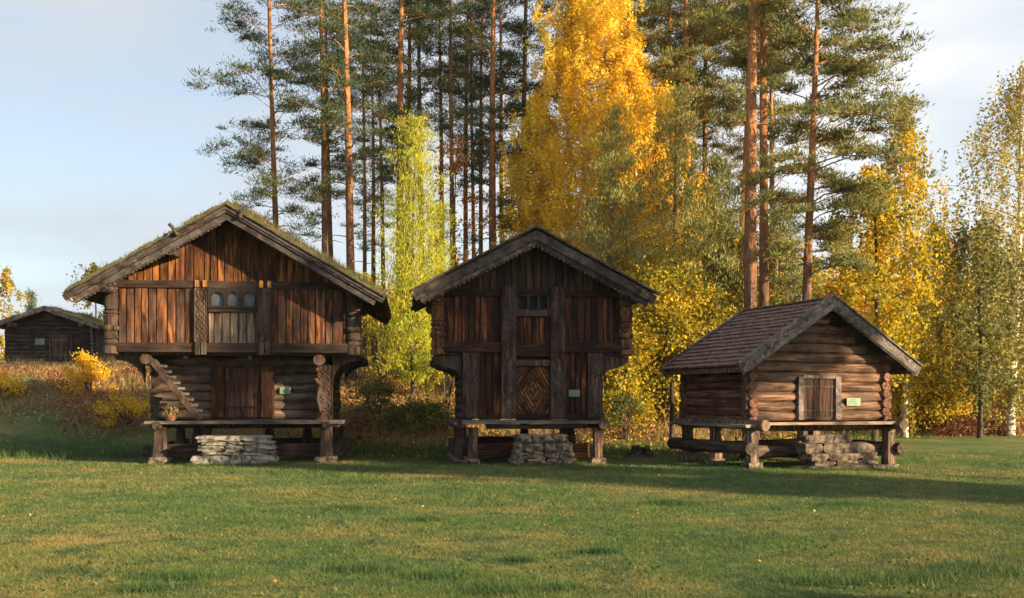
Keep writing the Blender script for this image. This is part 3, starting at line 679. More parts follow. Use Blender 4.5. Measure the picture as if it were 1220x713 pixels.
    # small fixtures under the beam
    for x in (-1.2, .35):
        mb = MB(); mb.lathe(x, .3, [(.03, 2.56), (.06, 2.58), (.06, 2.64), (.02, 2.66)], 10); mb.build('lamp', M['pane'], t)
    # roof
    mb = MB()
    for sd_ in (-1, 1): roofbox(mb, sd_, th, zA, L_-.08, -.62, D+.55, 0, .07, xc=xc)
    rf = mb.build('roof', M['l_beamy'], t)
    mb = MB()
    for sd_ in (-1, 1): roofgrid(mb, sd_, th, zA, L_-.0, -.64, D+.55, .075, .05, 52, 64, xc, .17)
    tf = mb.build('turf', M['turf'], rf)
    bl = [roof_blades(-1, th, zA, 0, L_-.05, -.62, D+.5, .25, 1500, .10, .6, xc), roof_blades(1, th, zA, 0, L_, -.62, D+.5, .25, 6500, .15, .7, xc),
          roof_blades(-1, th, zA, 3.1, 3.9, -.5, 2, .2, 260, .3, 1, xc), roof_blades(1, th, zA, 0, .5, -.6, .6, .2, 350, .16, 1, xc),
          roof_blades(1, th, zA, 1.7, 3.6, 3, D+.5, .24, 2600, .34, .5, xc), roof_blades(1, th, zA, 0, L_, -.66, -.2, .24, 900, .16, 1, xc), roof_blades(-1, th, zA, 0, L_, -.66, -.2, .24, 450, .10, 1, xc)]
    quads_mesh('roof_grass', np.concatenate(bl), M['turfgrass'], rf, 3)
    mb = MB()
    for sd_ in (-1, 1):
        roofbox(mb, sd_, th, zA, L_+.10, -.74, -.66, -.02, .12, xc=xc)
        roofbox(mb, sd_, th, zA, L_-.05, -.70, -.60, -.17, -.03, xc=xc)
        roofbox(mb, sd_, th, zA, L_+.06, -.78, -.64, .125, .155, xc=xc); roofbox(mb, sd_, th, zA, L_+.02, -.765, -.741, .03, .06, xc=xc)
        roofbox(mb, sd_, th, zA, L_+.05, D+.5, D+.6, -.1, .2, xc=xc)
    # wavy lower edge
    c, s = cos(th), sin(th)
    for sd_ in (-1, 1):
        k_ = 0
        while k_ < 40:
            u = .25+k_*.1
            if u > L_-.2: break
            P = lambda u, w: (xc+sd_*(u*c+w*s), zA-u*s+w*c)
            pts = [P(u, -.165), P(u+.1, -.165), P(u+.07, -.20), P(u+.03, -.20)]
            if sd_ < 0: pts = pts[::-1]
            mb.prism(pts, -.64, -.60); k_ += 1
    mb.build('barge_board', M['roofedge'], rf, bevel=.006)
    mb = MB()
    for sd_ in (-1, 1):
        P = lambda u, v, w: (xc+sd_*(u*c+w*s), v, zA-u*s+w*c)
        mb.log(P(L_-.02, -.6, .17), P(L_-.02, D+.6, .17), .085, 8, 8)
        mb.log(P(L_-.75, -.55, -.12), P(L_-.75, D+.5, -.12), .12, 10, 8); mb.log(P(1.6, -.55, -.12), P(1.6, D+.5, -.12), .12, 10, 8)
    mb.build('purlin', M['l_beamy'], rf, smooth=True)
    mb = MB()
    for u, sd_ in ((.35, 1), (1.25, -1)):
        P = lambda u, v, w: (xc+sd_*(u*c+w*s), v, zA-u*s+w*c)
        mb.log(P(u, -.82, .02), P(u+.02, -.82, .36), .045, 8, 3)
    mb.build('roof_peg', M['roofedge'], rf, smooth=True)
    # leafy sprigs growing out of the turf
    for (u, sd_, v, n_, h_) in ((3.75, -1, -.3, 70, .5), (.12, 1, -.3, 40, .4), (3.9, -1, .4, 60, .45), (.3, 1, .5, 30, .3)):
        px, pz = xc+sd_*(u*c+.2*s), zA-u*s+.2*c
        C = np.stack([px+rng.normal(0, .16, n_), v+rng.normal(0, .16, n_), pz+rng.uniform(.03, h_, n_)], -1)
        quads_mesh('roof_grass', leafquads(C, .06, .6), M['bush_g'], rf)
    return t

M['grey_z'] = wood('grey_door_boards', [(.025, .02, .019), (.11, .08, .062), (.38, .24, .15)], 'z', 16, (.6, 1.35), (.2, .17, .15), .4)
M['tenon'] = wood('bright_tenons', [(.12, .05, .02), (.35, .16, .05), (.55, .28, .1)], 'z', 12)
M['window_dark'] = plain('tarred_frame_and_backing', (.03, .02, .017), .7, 0, .25)  # frames, plus the added backing whose dark colour deepens the gaps
M['l_foot'] = wood('black_brown_feet', [(.010, .007, .006), (.04, .024, .017), (.14, .08, .052)], 'z', 10, (.8, 1.2), (.1, .08, .07), .4)
left = left_storehouse()

def local(o, p):
    return Matrix.Translation(o.location) @ Matrix.Rotation(o.rotation_euler.z, 4, 'Z') @ Vector(p)

# log ladder leaning from the beam end down to the bench
p0 = Vector((-1.98, .30, 2.52)); p1 = Vector((-.88, .48, 1.06))
lad = thing('ladder', 'slanting notched log ladder leaning on the lower front of the largest storehouse', 'ladder', left.location[:], R(5.5))
mb = MB(); d = (p1-p0); ln = d.length; d.normalize(); a_ = Vector((0, 1, 0)); nrm = d.cross(a_).normalized()
if nrm.z < 0: nrm = -nrm
def oriented(mb, c, ax, bx, cx_, la, lb, lc_):
    P = [c+ax*sa*la+bx*sb*lb+cx_*sc_*lc_ for sc_ in (-.5, .5) for sa, sb in ((-.5, -.5), (.5, -.5), (.5, .5), (-.5, .5))]
    mb.hexa(P)
oriented(mb, (p0+p1)/2, d, a_, nrm, ln, .22, .16); mb.build('stringer', M['l_post'], lad, bevel=.015)
for k_ in range(9):
    c = p0+d*ln*(.14+.093*k_)+nrm*.12
    mb = MB(); oriented(mb, c, Vector((1, 0, 0)), a_, Vector((0, 0, 1)), .13, .24, .07); mb.build('step', M['grey'], lad, bevel=.008)

# basket of cut branches on the bench
bp_ = local(left, (-1.58, .42, 1.055)); bk_ = thing('plant_basket', 'small reddish basket of dried flowers on the left end of the bench', 'basket', bp_[:])
mb = MB(); mb.lathe(0, 0, [(.10, 0), (.13, .06), (.15, .14), (.155, .15), (.13, .15), (.12, .05)], 14); mb.build('basket', M['basket'], bk_, smooth=True)
C = np.stack([rng.normal(0, .10, 220), rng.normal(0, .08, 220), rng.uniform(.12, .34, 220)], -1); quads_mesh('flowers', leafquads(C, .05, .6), M['straw'], bk_)

stone_steps('stone_steps', 'wide block of pale rough stones in front of the largest storehouse door', left.location[:], R(5.5), -.88, 1.05, -.55, .35, -.04,
            [(.27, 4, (0, 0), 0), (.10, 3, (.25, .06), .05), (.14, 3, (.1, .06), .05), (.09, 3, (.2, .1), .1), (.14, 2, (.12, .14), .1)], 3, 'stone_pale')

# ------------------------------------------------------------------ MIDDLE STOREHOUSE
def mid_storehouse():
    t = thing('storehouse', 'dark narrow storehouse with full height carved posts and a diamond patterned door', 'storehouse', (.52, 24.39, 0), R(6.5), 'raised timber storehouses on the lawn')
    th = math.atan2(1.50, 2.86); zA = 5.52; L_ = 2.86/cos(th); zr = lambda x: zA-abs(x)*tan(th)-.05; D = 3.9
    c, s = cos(th), sin(th)
    mb = MB(); planks(mb, -1.32, -.78, .14, .1, .18, 1.2, 2.72); planks(mb, .78, 1.36, .14, .1, .18, 1.2, 2.72)
    mb.build('lower_boarding', M['m_board'], t)
    mb = MB(); logwall_y(mb, .25, D-.3, -1.6, 1.12, 2.66, .12, .15); logwall_y(mb, .25, D-.3, 1.6, 1.12, 2.66, .12, .15); mb.build('lower_wall', M['l_beamy'], t, smooth=True)
    mb = MB(); logwall_x(mb, -1.6, 1.6, D-.3, 1.1, 2.66, .12, .1); mb.box(-1.6, 1.6, .2, .26, 1.1, 2.7); mb.build('lower_wall', M['l_beam'], t, smooth=True)
    # carved posts
    for a, b_, k_ in ((-.78, -.43, 0), (.43, .78, 1.5)):
        carved('carved_post', a, b_, -.09, .08, 2.55, 4.34, M['m_post'], t, k_)
        carved('carved_post', a-.01, b_+.01, -.11, .08, 1.13, 2.548, M['m_post'], t, k_+1)
    for a, b_, k_ in ((-1.72, -1.33, .5), (1.36, 1.73, 2)):
        carved('carved_post', a, b_, -.04, .16, 1.13, 2.72, M['m_post'], t, k_)
    # door with concentric diamonds of real strips
    mb = MB(); mb.box(-.42, .42, .09, .12, 1.18, 2.40); dr = mb.build('door', M['window_dark'], t)
    mb = MB(); cz = 1.79; aw, bw = .088, .150
    def clip(poly, f):
        o_ = []
        for i_ in range(len(poly)):
            p, q = poly[i_], poly[(i_+1) % len(poly)]; fp, fq = f(p), f(q)
            if fp >= 0: o_.append(p)
            if (fp >= 0) != (fq >= 0): k_ = fp/(fp-fq); o_.append((p[0]+(q[0]-p[0])*k_, p[1]+(q[1]-p[1])*k_))
        return o_
    for sx in (-1, 1):
        for sz in (-1, 1):
            for k_ in range(8):
                r1, r2 = k_+.2, k_+.74
                po = [(0.004, .004), (.40, .004), (.40, .59), (.004, .59)]
                po = clip(po, lambda p: p[0]/aw+p[1]/bw-r1); 
                if len(po) > 2: po = clip(po, lambda p: r2-p[0]/aw-p[1]/bw)
                if len(po) < 3: continue
                mb.prism([(sx*p[0], cz+sz*p[1]) for p in po], .045-.012*(k_ % 2), .088)
    mb.build('diamond_strips', M['m_strip'], dr, gap=.2)
    mb = MB(); mb.lathe(0, 0, [(.02, 0), (.035, .02), (.035, .05), (.01, .06)], 10); mb.xf(Matrix.Translation((.12, .04, 1.86)) @ Matrix.Rotation(R(90), 4, 'X')); mb.build('handle', M['iron'], dr, smooth=True)
    mb = MB()
    mb.cbox(-.42, .42, -.04, .085, 2.38, 2.56, .02)         # carved door head
    mb.cbox(-.42, .42, -.02, .085, 1.06, 1.17, .01)
    mb.cbox(-1.32, -.80, .0, .09, 1.08, 1.21, .012); mb.cbox(.80, 1.35, .0, .09, 1.08, 1.21, .012)
    mb.cbox(-2.3, -.79, -.02, .15, 2.73, 2.98, .03); mb.cbox(.79, 2.3, -.02, .15, 2.73, 2.98, .03); mb.cbox(-.42, .42, -.0, .1, 2.62, 2.92, .02)
    mb.cbox(-2.3, -.79, .0, .1, 4.10, 4.26, .02); mb.cbox(.79, 2.3, .0, .1, 4.10, 4.26, .02)
    mb.cbox(-.42, .42, -.02, .1, 4.10, 4.28, .015); mb.cbox(-.42, .42, -.04, .1, 3.60, 3.79, .015)
    mb.build('rail', M['m_rail'], t, bevel=.008)
    carved('carved_lintel', -.42, .42, -.07, -.042, 2.40, 2.54, M['m_post'], t, .3, .015)
    carved('carved_lintel', -.42, .42, -.07, -.042, 3.62, 3.77, M['m_post'], t, .9, .015)
    # upper boards
    mb = MB(); planks(mb, -2.28, -.79, .16, .06, .12, 2.96, 4.12); planks(mb, .79, 2.28, .16, .06, .12, 2.96, 4.12); planks(mb, -.42, .42, .105, .03, .1, 2.92, 3.6, .02, .03)
    mb.build('loft_boarding', M['m_board'], t)
    mb = MB(); planks(mb, -2.2, 2.2, .17, .05, .12, 4.25, lambda x: max(4.26, zr(x)-.02)); mb.build('gable_boarding', M['m_gable'], t)
    mb = MB(); mb.prism([(-2.24, 4.0), (2.24, 4.0), (2.24, zr(2.24)), (0, zr(0)), (-2.24, zr(2.24))], .135, .165); mb.box(-2.3, 2.3, .135, .165, 2.77, 3.99); mb.build('gap_backing', M['window_dark'], t)  # dark sheet added behind the boards so gaps read as interior shade
    # window row
    mb = MB()
    for x in (-.42, -.16, .10, .34): mb.box(x, x+.08, .0, .09, 3.79, 4.10)
    w = mb.build('window', M['window_dark'], t)
    mb = MB(); mb.box(-.4, .4, .1, .12, 3.8, 4.1); mb.build('pane', M['dark_glass'], w)
    # loft body
    mb = MB(); mb.box(-2.35, 2.35, .14, D, 2.65, 2.76); mb.box(-2.25, -2.15, .14, D, 2.76, 4.1); mb.box(2.15, 2.25, .14, D, 2.76, 4.1); mb.box(-2.2, 2.2, D-.08, D, 2.76, 4.1)
    mb.prism([(-2.2, 4.1), (2.2, 4.1), (0, zr(0)-.05)], D-.07, D-.01); mb.build('side_wall', M['l_beamy'], t)
    for sx in (-1, 1):
        mb = MB(); pr = [(sx*a, b_) for a, b_ in [(1.72, 2.64), (2.42, 2.64), (2.42, 2.5), (2.2, 2.38), (1.9, 2.3), (1.76, 2.15)]]
        mb.prism(pr, .16, .4); mb.prism(pr, 1.8, 2.05); mb.prism(pr, 3.3, 3.55); mb.build('bracket', M['m_post'], t)
    for x in (-2.33, 2.33):
        turned('corner_post', x, .10, 2.66, 4.28, .175, M['m_corner'], t, [(.1, 'g'), (.3, 'b'), (.42, 'g'), (.5, 'g'), (.64, 'w'), (.78, 'g'), (.86, 'g')])
    green_sign(t, 1.03, .07, 1.73, .27, .17)
    # bench, feet
    mb = MB(); mb.box(-1.78, 1.72, -.52, .12, .99, 1.07, .012); mb.box(-1.95, -1.68, -.3, D, .96, 1.03, .01); mb.build('bench', M['grey'], t)
    mb = MB(); mb.log((-1.8, -.45, .98), (-1.8, D, .96), .11, 10, 6); mb.log((1.64, -.58, .97), (1.62, D, .96), .12, 10, 6); mb.log((-1.2, -.3, .93), (1.3, -.3, .93), .06, 8, 6)
    mb.build('joist', M['l_post'], t, smooth=True)
    for x in (-1.5, 1.54): footpost(t, x, -.3, 0, .9, .26, .24, M['m_post'])
    for x, y in ((-1.72, .5), (-1.72, 1.9), (-1.6, 3.3), (1.5, 3.3), (.2, 3.3), (1.0, 1.5)): footpost(t, x, y, .02, .9, .34, .22, M['l_beam'])
    mb = MB(); mb.cbox(-1.4, 1.4, .0, .18, .14, .5, .02); mb.cbox(-1.6, 1.5, 3.2, 3.4, .3, .55, .02); mb.build('ground_beam', M['m_rail'], t)
    mb = MB(); mb.box(-1.9, -1.72, .2, 3.6, .15, .5); mb.build('ground_beam', M['l_beamy'], t)
    # roof
    mb = MB()
    for sd_ in (-1, 1): roofbox(mb, sd_, th, zA, L_-.05, -.42, D+.4, 0, .07)
    rf = mb.build('roof', M['l_beamy'], t)
    mb = MB()       # long roof boards laid down the slope
    for sd_ in (-1, 1):
        v = -.46
        while v < D+.4:
            w_ = random.uniform(.12, .2); roofbox(mb, sd_, th, zA, L_+random.uniform(-.06, .03), v, v+w_-.012, .075, .12+random.uniform(0, .035)); v += w_
    mb.build('roof_boards', M['m_roof'], rf)
    mb = MB()
    for sd_ in (-1, 1):
        roofbox(mb, sd_, th, zA, L_+.06, -.56, -.47, -.10, .10); roofbox(mb, sd_, th, zA, L_+.09, -.60, -.43, .155, .20)
        roofbox(mb, sd_, th, zA, L_-.04, -.52, -.45, -.2, -.101)
        u = .12
        while u < L_-.12:
            P = lambda u, w: (sd_*(u*c+w*s), zA-u*s+w*c)
            pts = [P(u, -.19), P(u+.105, -.19), P(u+.095, -.235), P(u+.052, -.26), P(u+.01, -.235)]
            mb.prism(pts if sd_ > 0 else pts[::-1], -.51, -.46); u += .118
    mb.build('barge_board', M['m_roof'], rf, bevel=.005)
    mb = MB()
    for sd_ in (-1, 1):
        P = lambda u, v, w: (sd_*(u*c+w*s), v, zA-u*s+w*c)
        mb.log(P(L_-.45, -.4, -.12), P(L_-.45, D+.35, -.12), .11, 10, 8); mb.log(P(1.2, -.4, -.12), P(1.2, D+.35, -.12), .11, 10, 8)
    mb.build('purlin', M['l_beamy'], rf, smooth=True)
    bl = [roof_blades(1, th, zA, 2.4, 3.15, .3, 2.4, .13, 900, .26, 1), roof_blades(-1, th, zA, .3, 3, 0, D, .13, 500, .09, .5)]
    quads_mesh('roof_grass', np.concatenate(bl), M['straw'], rf, 3)
    return t
M['m_strip'] = wood('orange_door_strips', [(.03, .012, .007), (.16, .06, .02), (.34, .14, .042)], 'n', 14, (.5, 1.5))
M['m_gable'] = wood('black_brown_gable', [(.008, .006, .006), (.045, .024, .017), (.14, .075, .045)], 'z', 16, (.5, 1.4))
M['m_corner'] = wood('red_brown_stack', [(.02, .01, .008), (.13, .052, .026), (.34, .155, .065)], 'z', 10, (.9, 1.1))
M['dark_glass'] = plain('dark_recess', (.010, .012, .014), .7, 0, .15)
mid = mid_storehouse()
stone_steps('stone_steps', 'pale mortar-like block of small stones below the diamond door', mid.location[:], R(6.5), -.64, .92, -.95, -.15, -.03,
            [(.2, 4, (0, 0), 0), (.17, 4, (.06, .05), .04), (.2, 5, (.1, .1), .06), (.2, 3, (.14, .2), .1)], 8)

# ------------------------------------------------------------------ RIGHT STOREHOUSE
def right_storehouse():
    t = thing('storehouse', 'small single storey log storehouse with dark tiled roof and pale grey barge boards', 'storehouse', (7.3, 23.62, 0), R(20), 'raised timber storehouses on the lawn')
    th = math.atan2(1.57, 2.48); zA = 3.86; L_ = 2.48/cos(th); xc = .06; D = 2.9; c, s = cos(th), sin(th)
    zw0 = 1.07; wl, wr = -1.88, 1.9
    lim = lambda z: (zA-.12-z)/tan(th)+.0
    mb = MB(); logwall_x(mb, wl, wr, .1, zw0, zA-.05, .12, .17, zlim=lambda z: lim(z) if z > 2.55 else None)
    mb.build('front_wall', M['r_log'], t, smooth=True)
    mb = MB(); logwall_x(mb, wl, wr, D, zw0, zA-.05, .12, .17, zlim=lambda z: lim(z) if z > 2.55 else None); mb.build('back_wall', M['r_log'], t, smooth=True)
    mb = MB(); logwall_y(mb, .1, D, wl, zw0, 2.55, .12, .2); logwall_y(mb, .1, D, wr, zw0, 2.55, .12, .2); mb.build('side_wall', M['r_side'], t, smooth=True)
    mb = MB(); mb.prism([(xc-2.0, 2.6), (xc+2.0, 2.6), (xc, zA-.03)], .06, .16); mb.build('gable_board', M['r_gable'], t)
    # door
    mb = MB(); planks(mb, -.50, .36, .16, -.045, -.02, 1.17, 2.06, .012, .015); dr = mb.build('door', M['r_door'], t)
    mb = MB(); mb.box(-.5, .36, -.07, -.05, 1.86, 1.885); mb.box(-.5, .36, -.07, -.05, 1.30, 1.32); mb.build('hinge', M['iron'], dr)
    mb = MB(); mb.box(-.5, .36, -.03, -.0, 1.12, 2.1); mb.build('door_recess', M['window_dark'], t)
    mb = MB(); mb.cbox(-.66, -.52, -.10, .02, 1.10, 2.12, .012); mb.cbox(.39, .55, -.10, .02, 1.10, 2.12, .012); mb.cbox(-.515, .385, -.085, .02, 2.07, 2.15, .01); mb.build('door_frame', M['r_grey'], t, bevel=.008)
    green_sign(t, .93, -.055, 1.52, .40, .19)
    # bench on the front and left side
    mb = MB(); mb.box(-1.98, 1.98, -.48, -.04, .99, 1.05, .01); mb.build('bench', M['r_bench'], t)
    mb = MB(); mb.box(-2.32, -1.96, -.42, D+.2, .94, 1.0, .01); mb.box(1.985, 2.25, -.42, D+.2, .93, .985, .01); mb.build('side_bench', M['r_greyy'], t)
    mb = MB(); mb.log((-1.93, -.62, 1.0), (-1.93, D+.3, 1.0), .13, 10, 6); mb.log((1.93, -.62, .98), (1.93, D+.3, .98), .12, 10, 6); mb.log((-1.9, .1, .93), (1.9, .1, .93), .1, 10, 6); mb.log((-1.9, D-.1, .93), (1.9, D-.1, .93), .1, 10, 6)
    mb.build('joist', M['r_post'], t, smooth=True)
    for x, y, z in ((-1.95, -.1, -.02), (1.92, -.1, -.14), (-1.95, D-.1, 0), (1.92, D-.1, -.05), (-1.95, D*.5, -.02), (.0, D-.1, -.05)):
        footpost(t, x, y, z, .9, .32, .27, M['r_post'])
    mb = MB(); mb.log((-2.2, .15, .36), (2.45, .15, .36), .15, 12, 8); mb.log((-2.0, D-.3, .36), (2.2, D-.3, .42), .13, 12, 8)
    mb.build('ground_beam', M['r_beam'], t, smooth=True)
    mb = MB(); mb.log((-2.12, -.35, .45), (-2.12, D+.4, .45), .15, 12, 8); mb.log((2.1, -.35, .40), (2.1, D+.3, .42), .14, 12, 8); mb.build('ground_beam', M['l_beamy'], t, smooth=True)
    # roof
    mb = MB()
    for sd_ in (-1, 1): roofbox(mb, sd_, th, zA, L_-.03, -.36, D+.28, 0, .06, xc=xc)
    rf = mb.build('roof', M['l_beamy'], t)
    mb = MB()
    rows = 15; hz = L_/rows
    for sd_ in (-1, 1):
        for r_ in range(rows):
            v = -.30+(r_ % 2)*-.0
            off = (r_ % 2)*.09
            v = -.30-off
            while v < D+.24:
                va, vb = max(v, -.30)+.003, min(v+.18, D+.24)-.003
                if vb-va > .02:
                    P = lambda u, vv, w: (xc+sd_*(u*c+w*s), vv, zA-u*s+w*c)
                    u0_, u1_ = r_*hz-.005, (r_+1)*hz+.02; j = random.uniform(-.006, .014); w0 = .062; k0 = -.0
                    m0 = u0_ if r_ else -.07*tan(th)
                    mb.hexa([P(m0, va, w0), P(u1_, va, w0+.012), P(u1_, vb, w0+.012), P(m0, vb, w0), P(m0, va, w0+.012+j), P(u1_, va, w0+.050+j), P(u1_, vb, w0+.050+j), P(m0, vb, w0+.012+j)])
                v += .18
    mb.build('roof_tiles', M['shingle'], rf)
    mb = MB()
    for sd_ in (-1, 1):
        roofbox(mb, sd_, th, zA, L_+.05, -.43, -.39, -.16, .12, xc=xc); roofbox(mb, sd_, th, zA, L_+.03, -.47, -.31, .121, .155, xc=xc)
        roofbox(mb, sd_, th, zA, L_+.0, -.455, -.431, -.13, -.02, xc=xc)
        roofbox(mb, sd_, th, zA, L_+.05, D+.27, D+.31, -.14, .12, xc=xc); roofbox(mb, sd_, th, zA, L_+.03, D+.25, D+.36, .121, .15, xc=xc)
    mb.build('barge_board', M['r_grey'], rf, bevel=.004)
    mb = MB(); mb.box(xc-.08, xc+.08, -.3, D+.26, zA+.09, zA+.125); mb.build('ridge_board', M['shingle'], rf)
    mb = MB()
    for sd_ in (-1, 1):
        P = lambda u, v, w: (xc+sd_*(u*c+w*s), v, zA-u*s+w*c)
        mb.log(P(L_-.75, -.36, -.11), P(L_-.75, D+.25, -.11), .09, 10, 8); mb.box(*((P(L_-.05, 0, 0)[0]-.03, P(L_-.05, 0, 0)[0]+.03)), -.3, D+.2, P(L_-.05, 0, 0)[2]-.12, P(L_-.05, 0, 0)[2]-.003)
    mb.build('purlin', M['r_log'], rf, smooth=True)
    return t
M['r_gable'] = wood('dark_gable_boards', [(.02, .012, .01), (.06, .035, .025), (.14, .085, .055)], 'x', 9)
M['r_bench'] = wood('pale_bench_plank', [(.12, .08, .06), (.28, .19, .14), (.46, .34, .25)], 'x', 12, (.85, 1.15), (.3, .25, .2), .5)  # pale brown plank colour
M['r_beam'] = wood('old_ground_logs', [(.025, .018, .015), (.09, .06, .045), (.24, .16, .11)], 'x', 10, (.8, 1.2))
right = right_storehouse()
stone_steps('stone_steps', 'stepped brownish stone slabs below the door of the small log storehouse', right.location[:], R(20), -.95, 1.05, -1.05, -.35, -.17,
            [(.24, 4, (0, .0), 0), (.12, 3, (.1, .12), .1), (.16, 3, (.02, .15), .1), (.22, 3, (.0, .2), .3), (.19, 2, (.12, .6), .42)], 12, 'stone_brown')

# ------------------------------------------------------------------ FAR CABIN
def cabin():
    x, y = -25.45, 55; z = 3.28
    t = thing('log_cabin', 'low black log cabin with a green turf roof on the far left hillside', 'cabin', (x, y, z), R(3))
    th = math.atan2(.98, 2.85); zA = 3.15; L_ = 2.85/cos(th)
    mb = MB(); logwall_x(mb, -2.3, 2.3, 0, .3, 3.0, .12, .15, zlim=lambda q: (zA-.05-q)/tan(th)+.1 if q > 2.2 else None)
    mb.build('front_wall', M['cabin'], t, smooth=True)
    mb = MB(); mb.box(-2.3, -2.1, 0, 5, .3, 2.3); mb.box(2.1, 2.3, 0, 5, .3, 2.3); mb.box(-2.2, 2.2, 4.9, 5, .3, 2.3); mb.build('side_wall', M['cabin'], t)
    for i_ in range(9):
        pass
    mb = MB(); xx = -2.4; k_ = 0
    while xx < 2.3:
        w_ = random.uniform(.3, .6); stone_block(mb, xx+w_/2, -.02, .1, w_, .5, .5, k_); xx += w_; k_ += 1
    mb.build('foundation', M['stone'], t, smooth=True, gap=.2)
    mb = MB(); planks(mb, .1, 1.05, .2, -.2, -.15, .4, 1.85); d_ = mb.build('door', M['cabinz'], t); mb = MB(); mb.box(.15, 1.0, -.22, -.202, .7, .76); mb.box(.15, 1.0, -.22, -.202, 1.5, 1.56); mb.build('hinge', M['pane'], d_)
    mb = MB(); mb.box(-.05, .095, -.21, -.1, .35, 1.95); mb.box(1.06, 1.2, -.21, -.1, .35, 1.95); mb.build('door_frame', M['cabinz'], t)
    green_sign(t, -.55, -.16, 1.45, .5, .34)
    mb = MB(); mb.log((2.45, -.6, .1), (2.35, -.5, 2.35), .07); mb.log((-2.6, -.6, .1), (-2.8, -.5, 2.3), .08); mb.build('prop_pole', M['grey'], t, smooth=True)
    mb = MB()
    for sd_ in (-1, 1): roofbox(mb, sd_, th, zA, L_, -.9, 5.5, 0, .08)
    rf = mb.build('roof', M['cabin'], t)
    mb = MB()
    for sd_ in (-1, 1): roofgrid(mb, sd_, th, zA, L_+.02, -.85, 5.5, .085, .03, 24, 30, 0, .12)
    mb.build('turf', M['turf_green'], rf)
    quads_mesh('roof_grass', np.concatenate([roof_blades(sd_, th, zA, 0, L_, -.8, 5.4, .2, 2500, .14, .6) for sd_ in (-1, 1)])*1.0, M['turfgrass'], rf, 3)
    mb = MB()
    for sd_ in (-1, 1): roofbox(mb, sd_, th, zA, L_+.1, -1.0, -.88, -.06, .2)
    mb.build('barge_board', M['r_grey'], rf)
    mb = MB()
    for sx in (-1.9, 1.9): mb.log((sx, -.9, 2.35), (sx, 5.2, 2.35), .13, 10, 6)
    mb.build('purlin', M['grey'], rf, smooth=True)
M['turf_green'] = mottled('green_roof_turf', [(.3, (.06, .09, .02)), (.5, (.14, .17, .04)), (.7, (.3, .24, .06))], 3, 1, 1, .06)
cabin()

# ------------------------------------------------------------------ TREES
def trunk_mesh(mb, H_, r0, lean=(0, 0), curve=.15, seg=9, top=.12, n=14, flare=1.25):
    ph = random.uniform(0, 6); pts = []; rad = []
    for i_ in range(n+1):
        t_ = i_/n; z = -0.3+t_*(H_+.3)
        pts.append((lean[0]*t_+curve*sin(t_*4+ph)*t_, lean[1]*t_+curve*cos(t_*3+ph)*t_, z))
        rad.append(r0*((1-t_)**.75*(1-top)+top)*(flare if i_ == 0 else 1))
    mb.tube(pts, rad, seg, .03)
    def at(z):
        q = min(max((z+.3)/(H_+.3), 0), 1)*n; k_ = min(int(q), n-1); f = q-k_
        return Vector(pts[k_]).lerp(Vector(pts[k_+1]), f), rad[k_]*(1-f)+rad[k_+1]*f
    return at

def pine(label, X_, Y_, H_, r0, c0, Rc, mat, bark='pinebark', lean=(0, 0), nb=46, dens=1.0, side=None, group='tall pines behind the storehouses', leafsize=.15, dead=6, limb=False, asp=.2):
    z = H(X_, Y_); t = thing('pine_tree', label, 'pine tree', (X_, Y_, z-.05), 0, group)
    mb = MB(); at = trunk_mesh(mb, H_, r0, lean, .12)
    C = []; DD = []
    for b_ in range(nb):
        f = (b_+random.random())/nb; zb = c0+(H_-c0)*f**.92
        p, rt = at(zb); az = random.uniform(0, 2*pi)
        if side is not None and random.random() < .5: az = side+random.uniform(-1, 1)
        prof_ = (min(1, .55+f*1.6) if f < .3 else 1.0)*(1-.75*max(0, (f-.45)/.55)**1.5)
        ln = Rc*prof_*random.uniform(.55, 1.15)
        el = -.22+.65*f+random.uniform(-.3, .3)
        d_ = Vector((cos(az), sin(az), 0)); n = 5; pts = []
        for i_ in range(n+1):
            q = i_/n; pts.append(p+d_*ln*q+Vector((0, 0, ln*(el*q+.14*sin(q*pi)+random.uniform(-.03, .03)))))
        rb = max(.012, rt*.26*random.uniform(.6, 1.1)); mb.tube(pts, [rb*(1-.8*i_/n) for i_ in range(n+1)], 5, 0, False)
        npad = max(3, int(ln*6.2*dens))
        for k_ in range(npad):
            q = random.uniform(.32, 1.04); i_ = min(int(q*n), n-1); base = Vector(pts[i_]).lerp(Vector(pts[i_+1]), q*n-i_)
            lat = Vector((-d_.y, d_.x, 0))*random.gauss(0, .24*ln*(.35+.5*q)); c_ = base+lat+Vector((0, 0, random.uniform(-.02, .2)))
            if k_ % 2 == 0: mb.tube([base-d_*.15, base.lerp(c_, .6), c_], [rb*.35, rb*.25, .006], 3, 0, False)
            m_ = int(46*random.uniform(.4, 1.5)); s_ = random.uniform(.09, .26)
            o_ = rng.normal(0, 1, (m_, 3))*np.array([s_, s_, s_*.55]); o_[:, 2] = np.abs(o_[:, 2])*1.1-s_*.1
            C.append(np.array(c_)+o_); dd = o_/(np.linalg.norm(o_, axis=1, keepdims=True)+1e-6); dd[:, 2] += .5; DD.append(dd)
    if limb: mb.tube([(.1, 0, 3.2), (.5, -.1, 3.8), (1.1, -.15, 4.3), (1.7, -.1, 4.5), (2.2, -.1, 4.4), (2.5, 0, 4.1)], [.07, .06, .05, .04, .025, .01], 6, 0, False)
    for b_ in range(dead):        # bare snags on the lower stem
        zb = random.uniform(c0*.35, c0); p, rt = at(zb); az = random.uniform(0, 6.28); ln = random.uniform(.4, 1.2)
        mb.tube([p, p+Vector((cos(az)*ln*.5, sin(az)*ln*.5, .05)), p+Vector((cos(az)*ln, sin(az)*ln, -.1))], [.022, .015, .005], 4, 0, False)
    tr = mb.build('trunk', M[bark], t, smooth=True, gap=0)
    C = np.concatenate(C); quads_mesh('crown', leafquads(C, leafsize, asp, np.concatenate(DD), .8), M[mat], t)
    return t

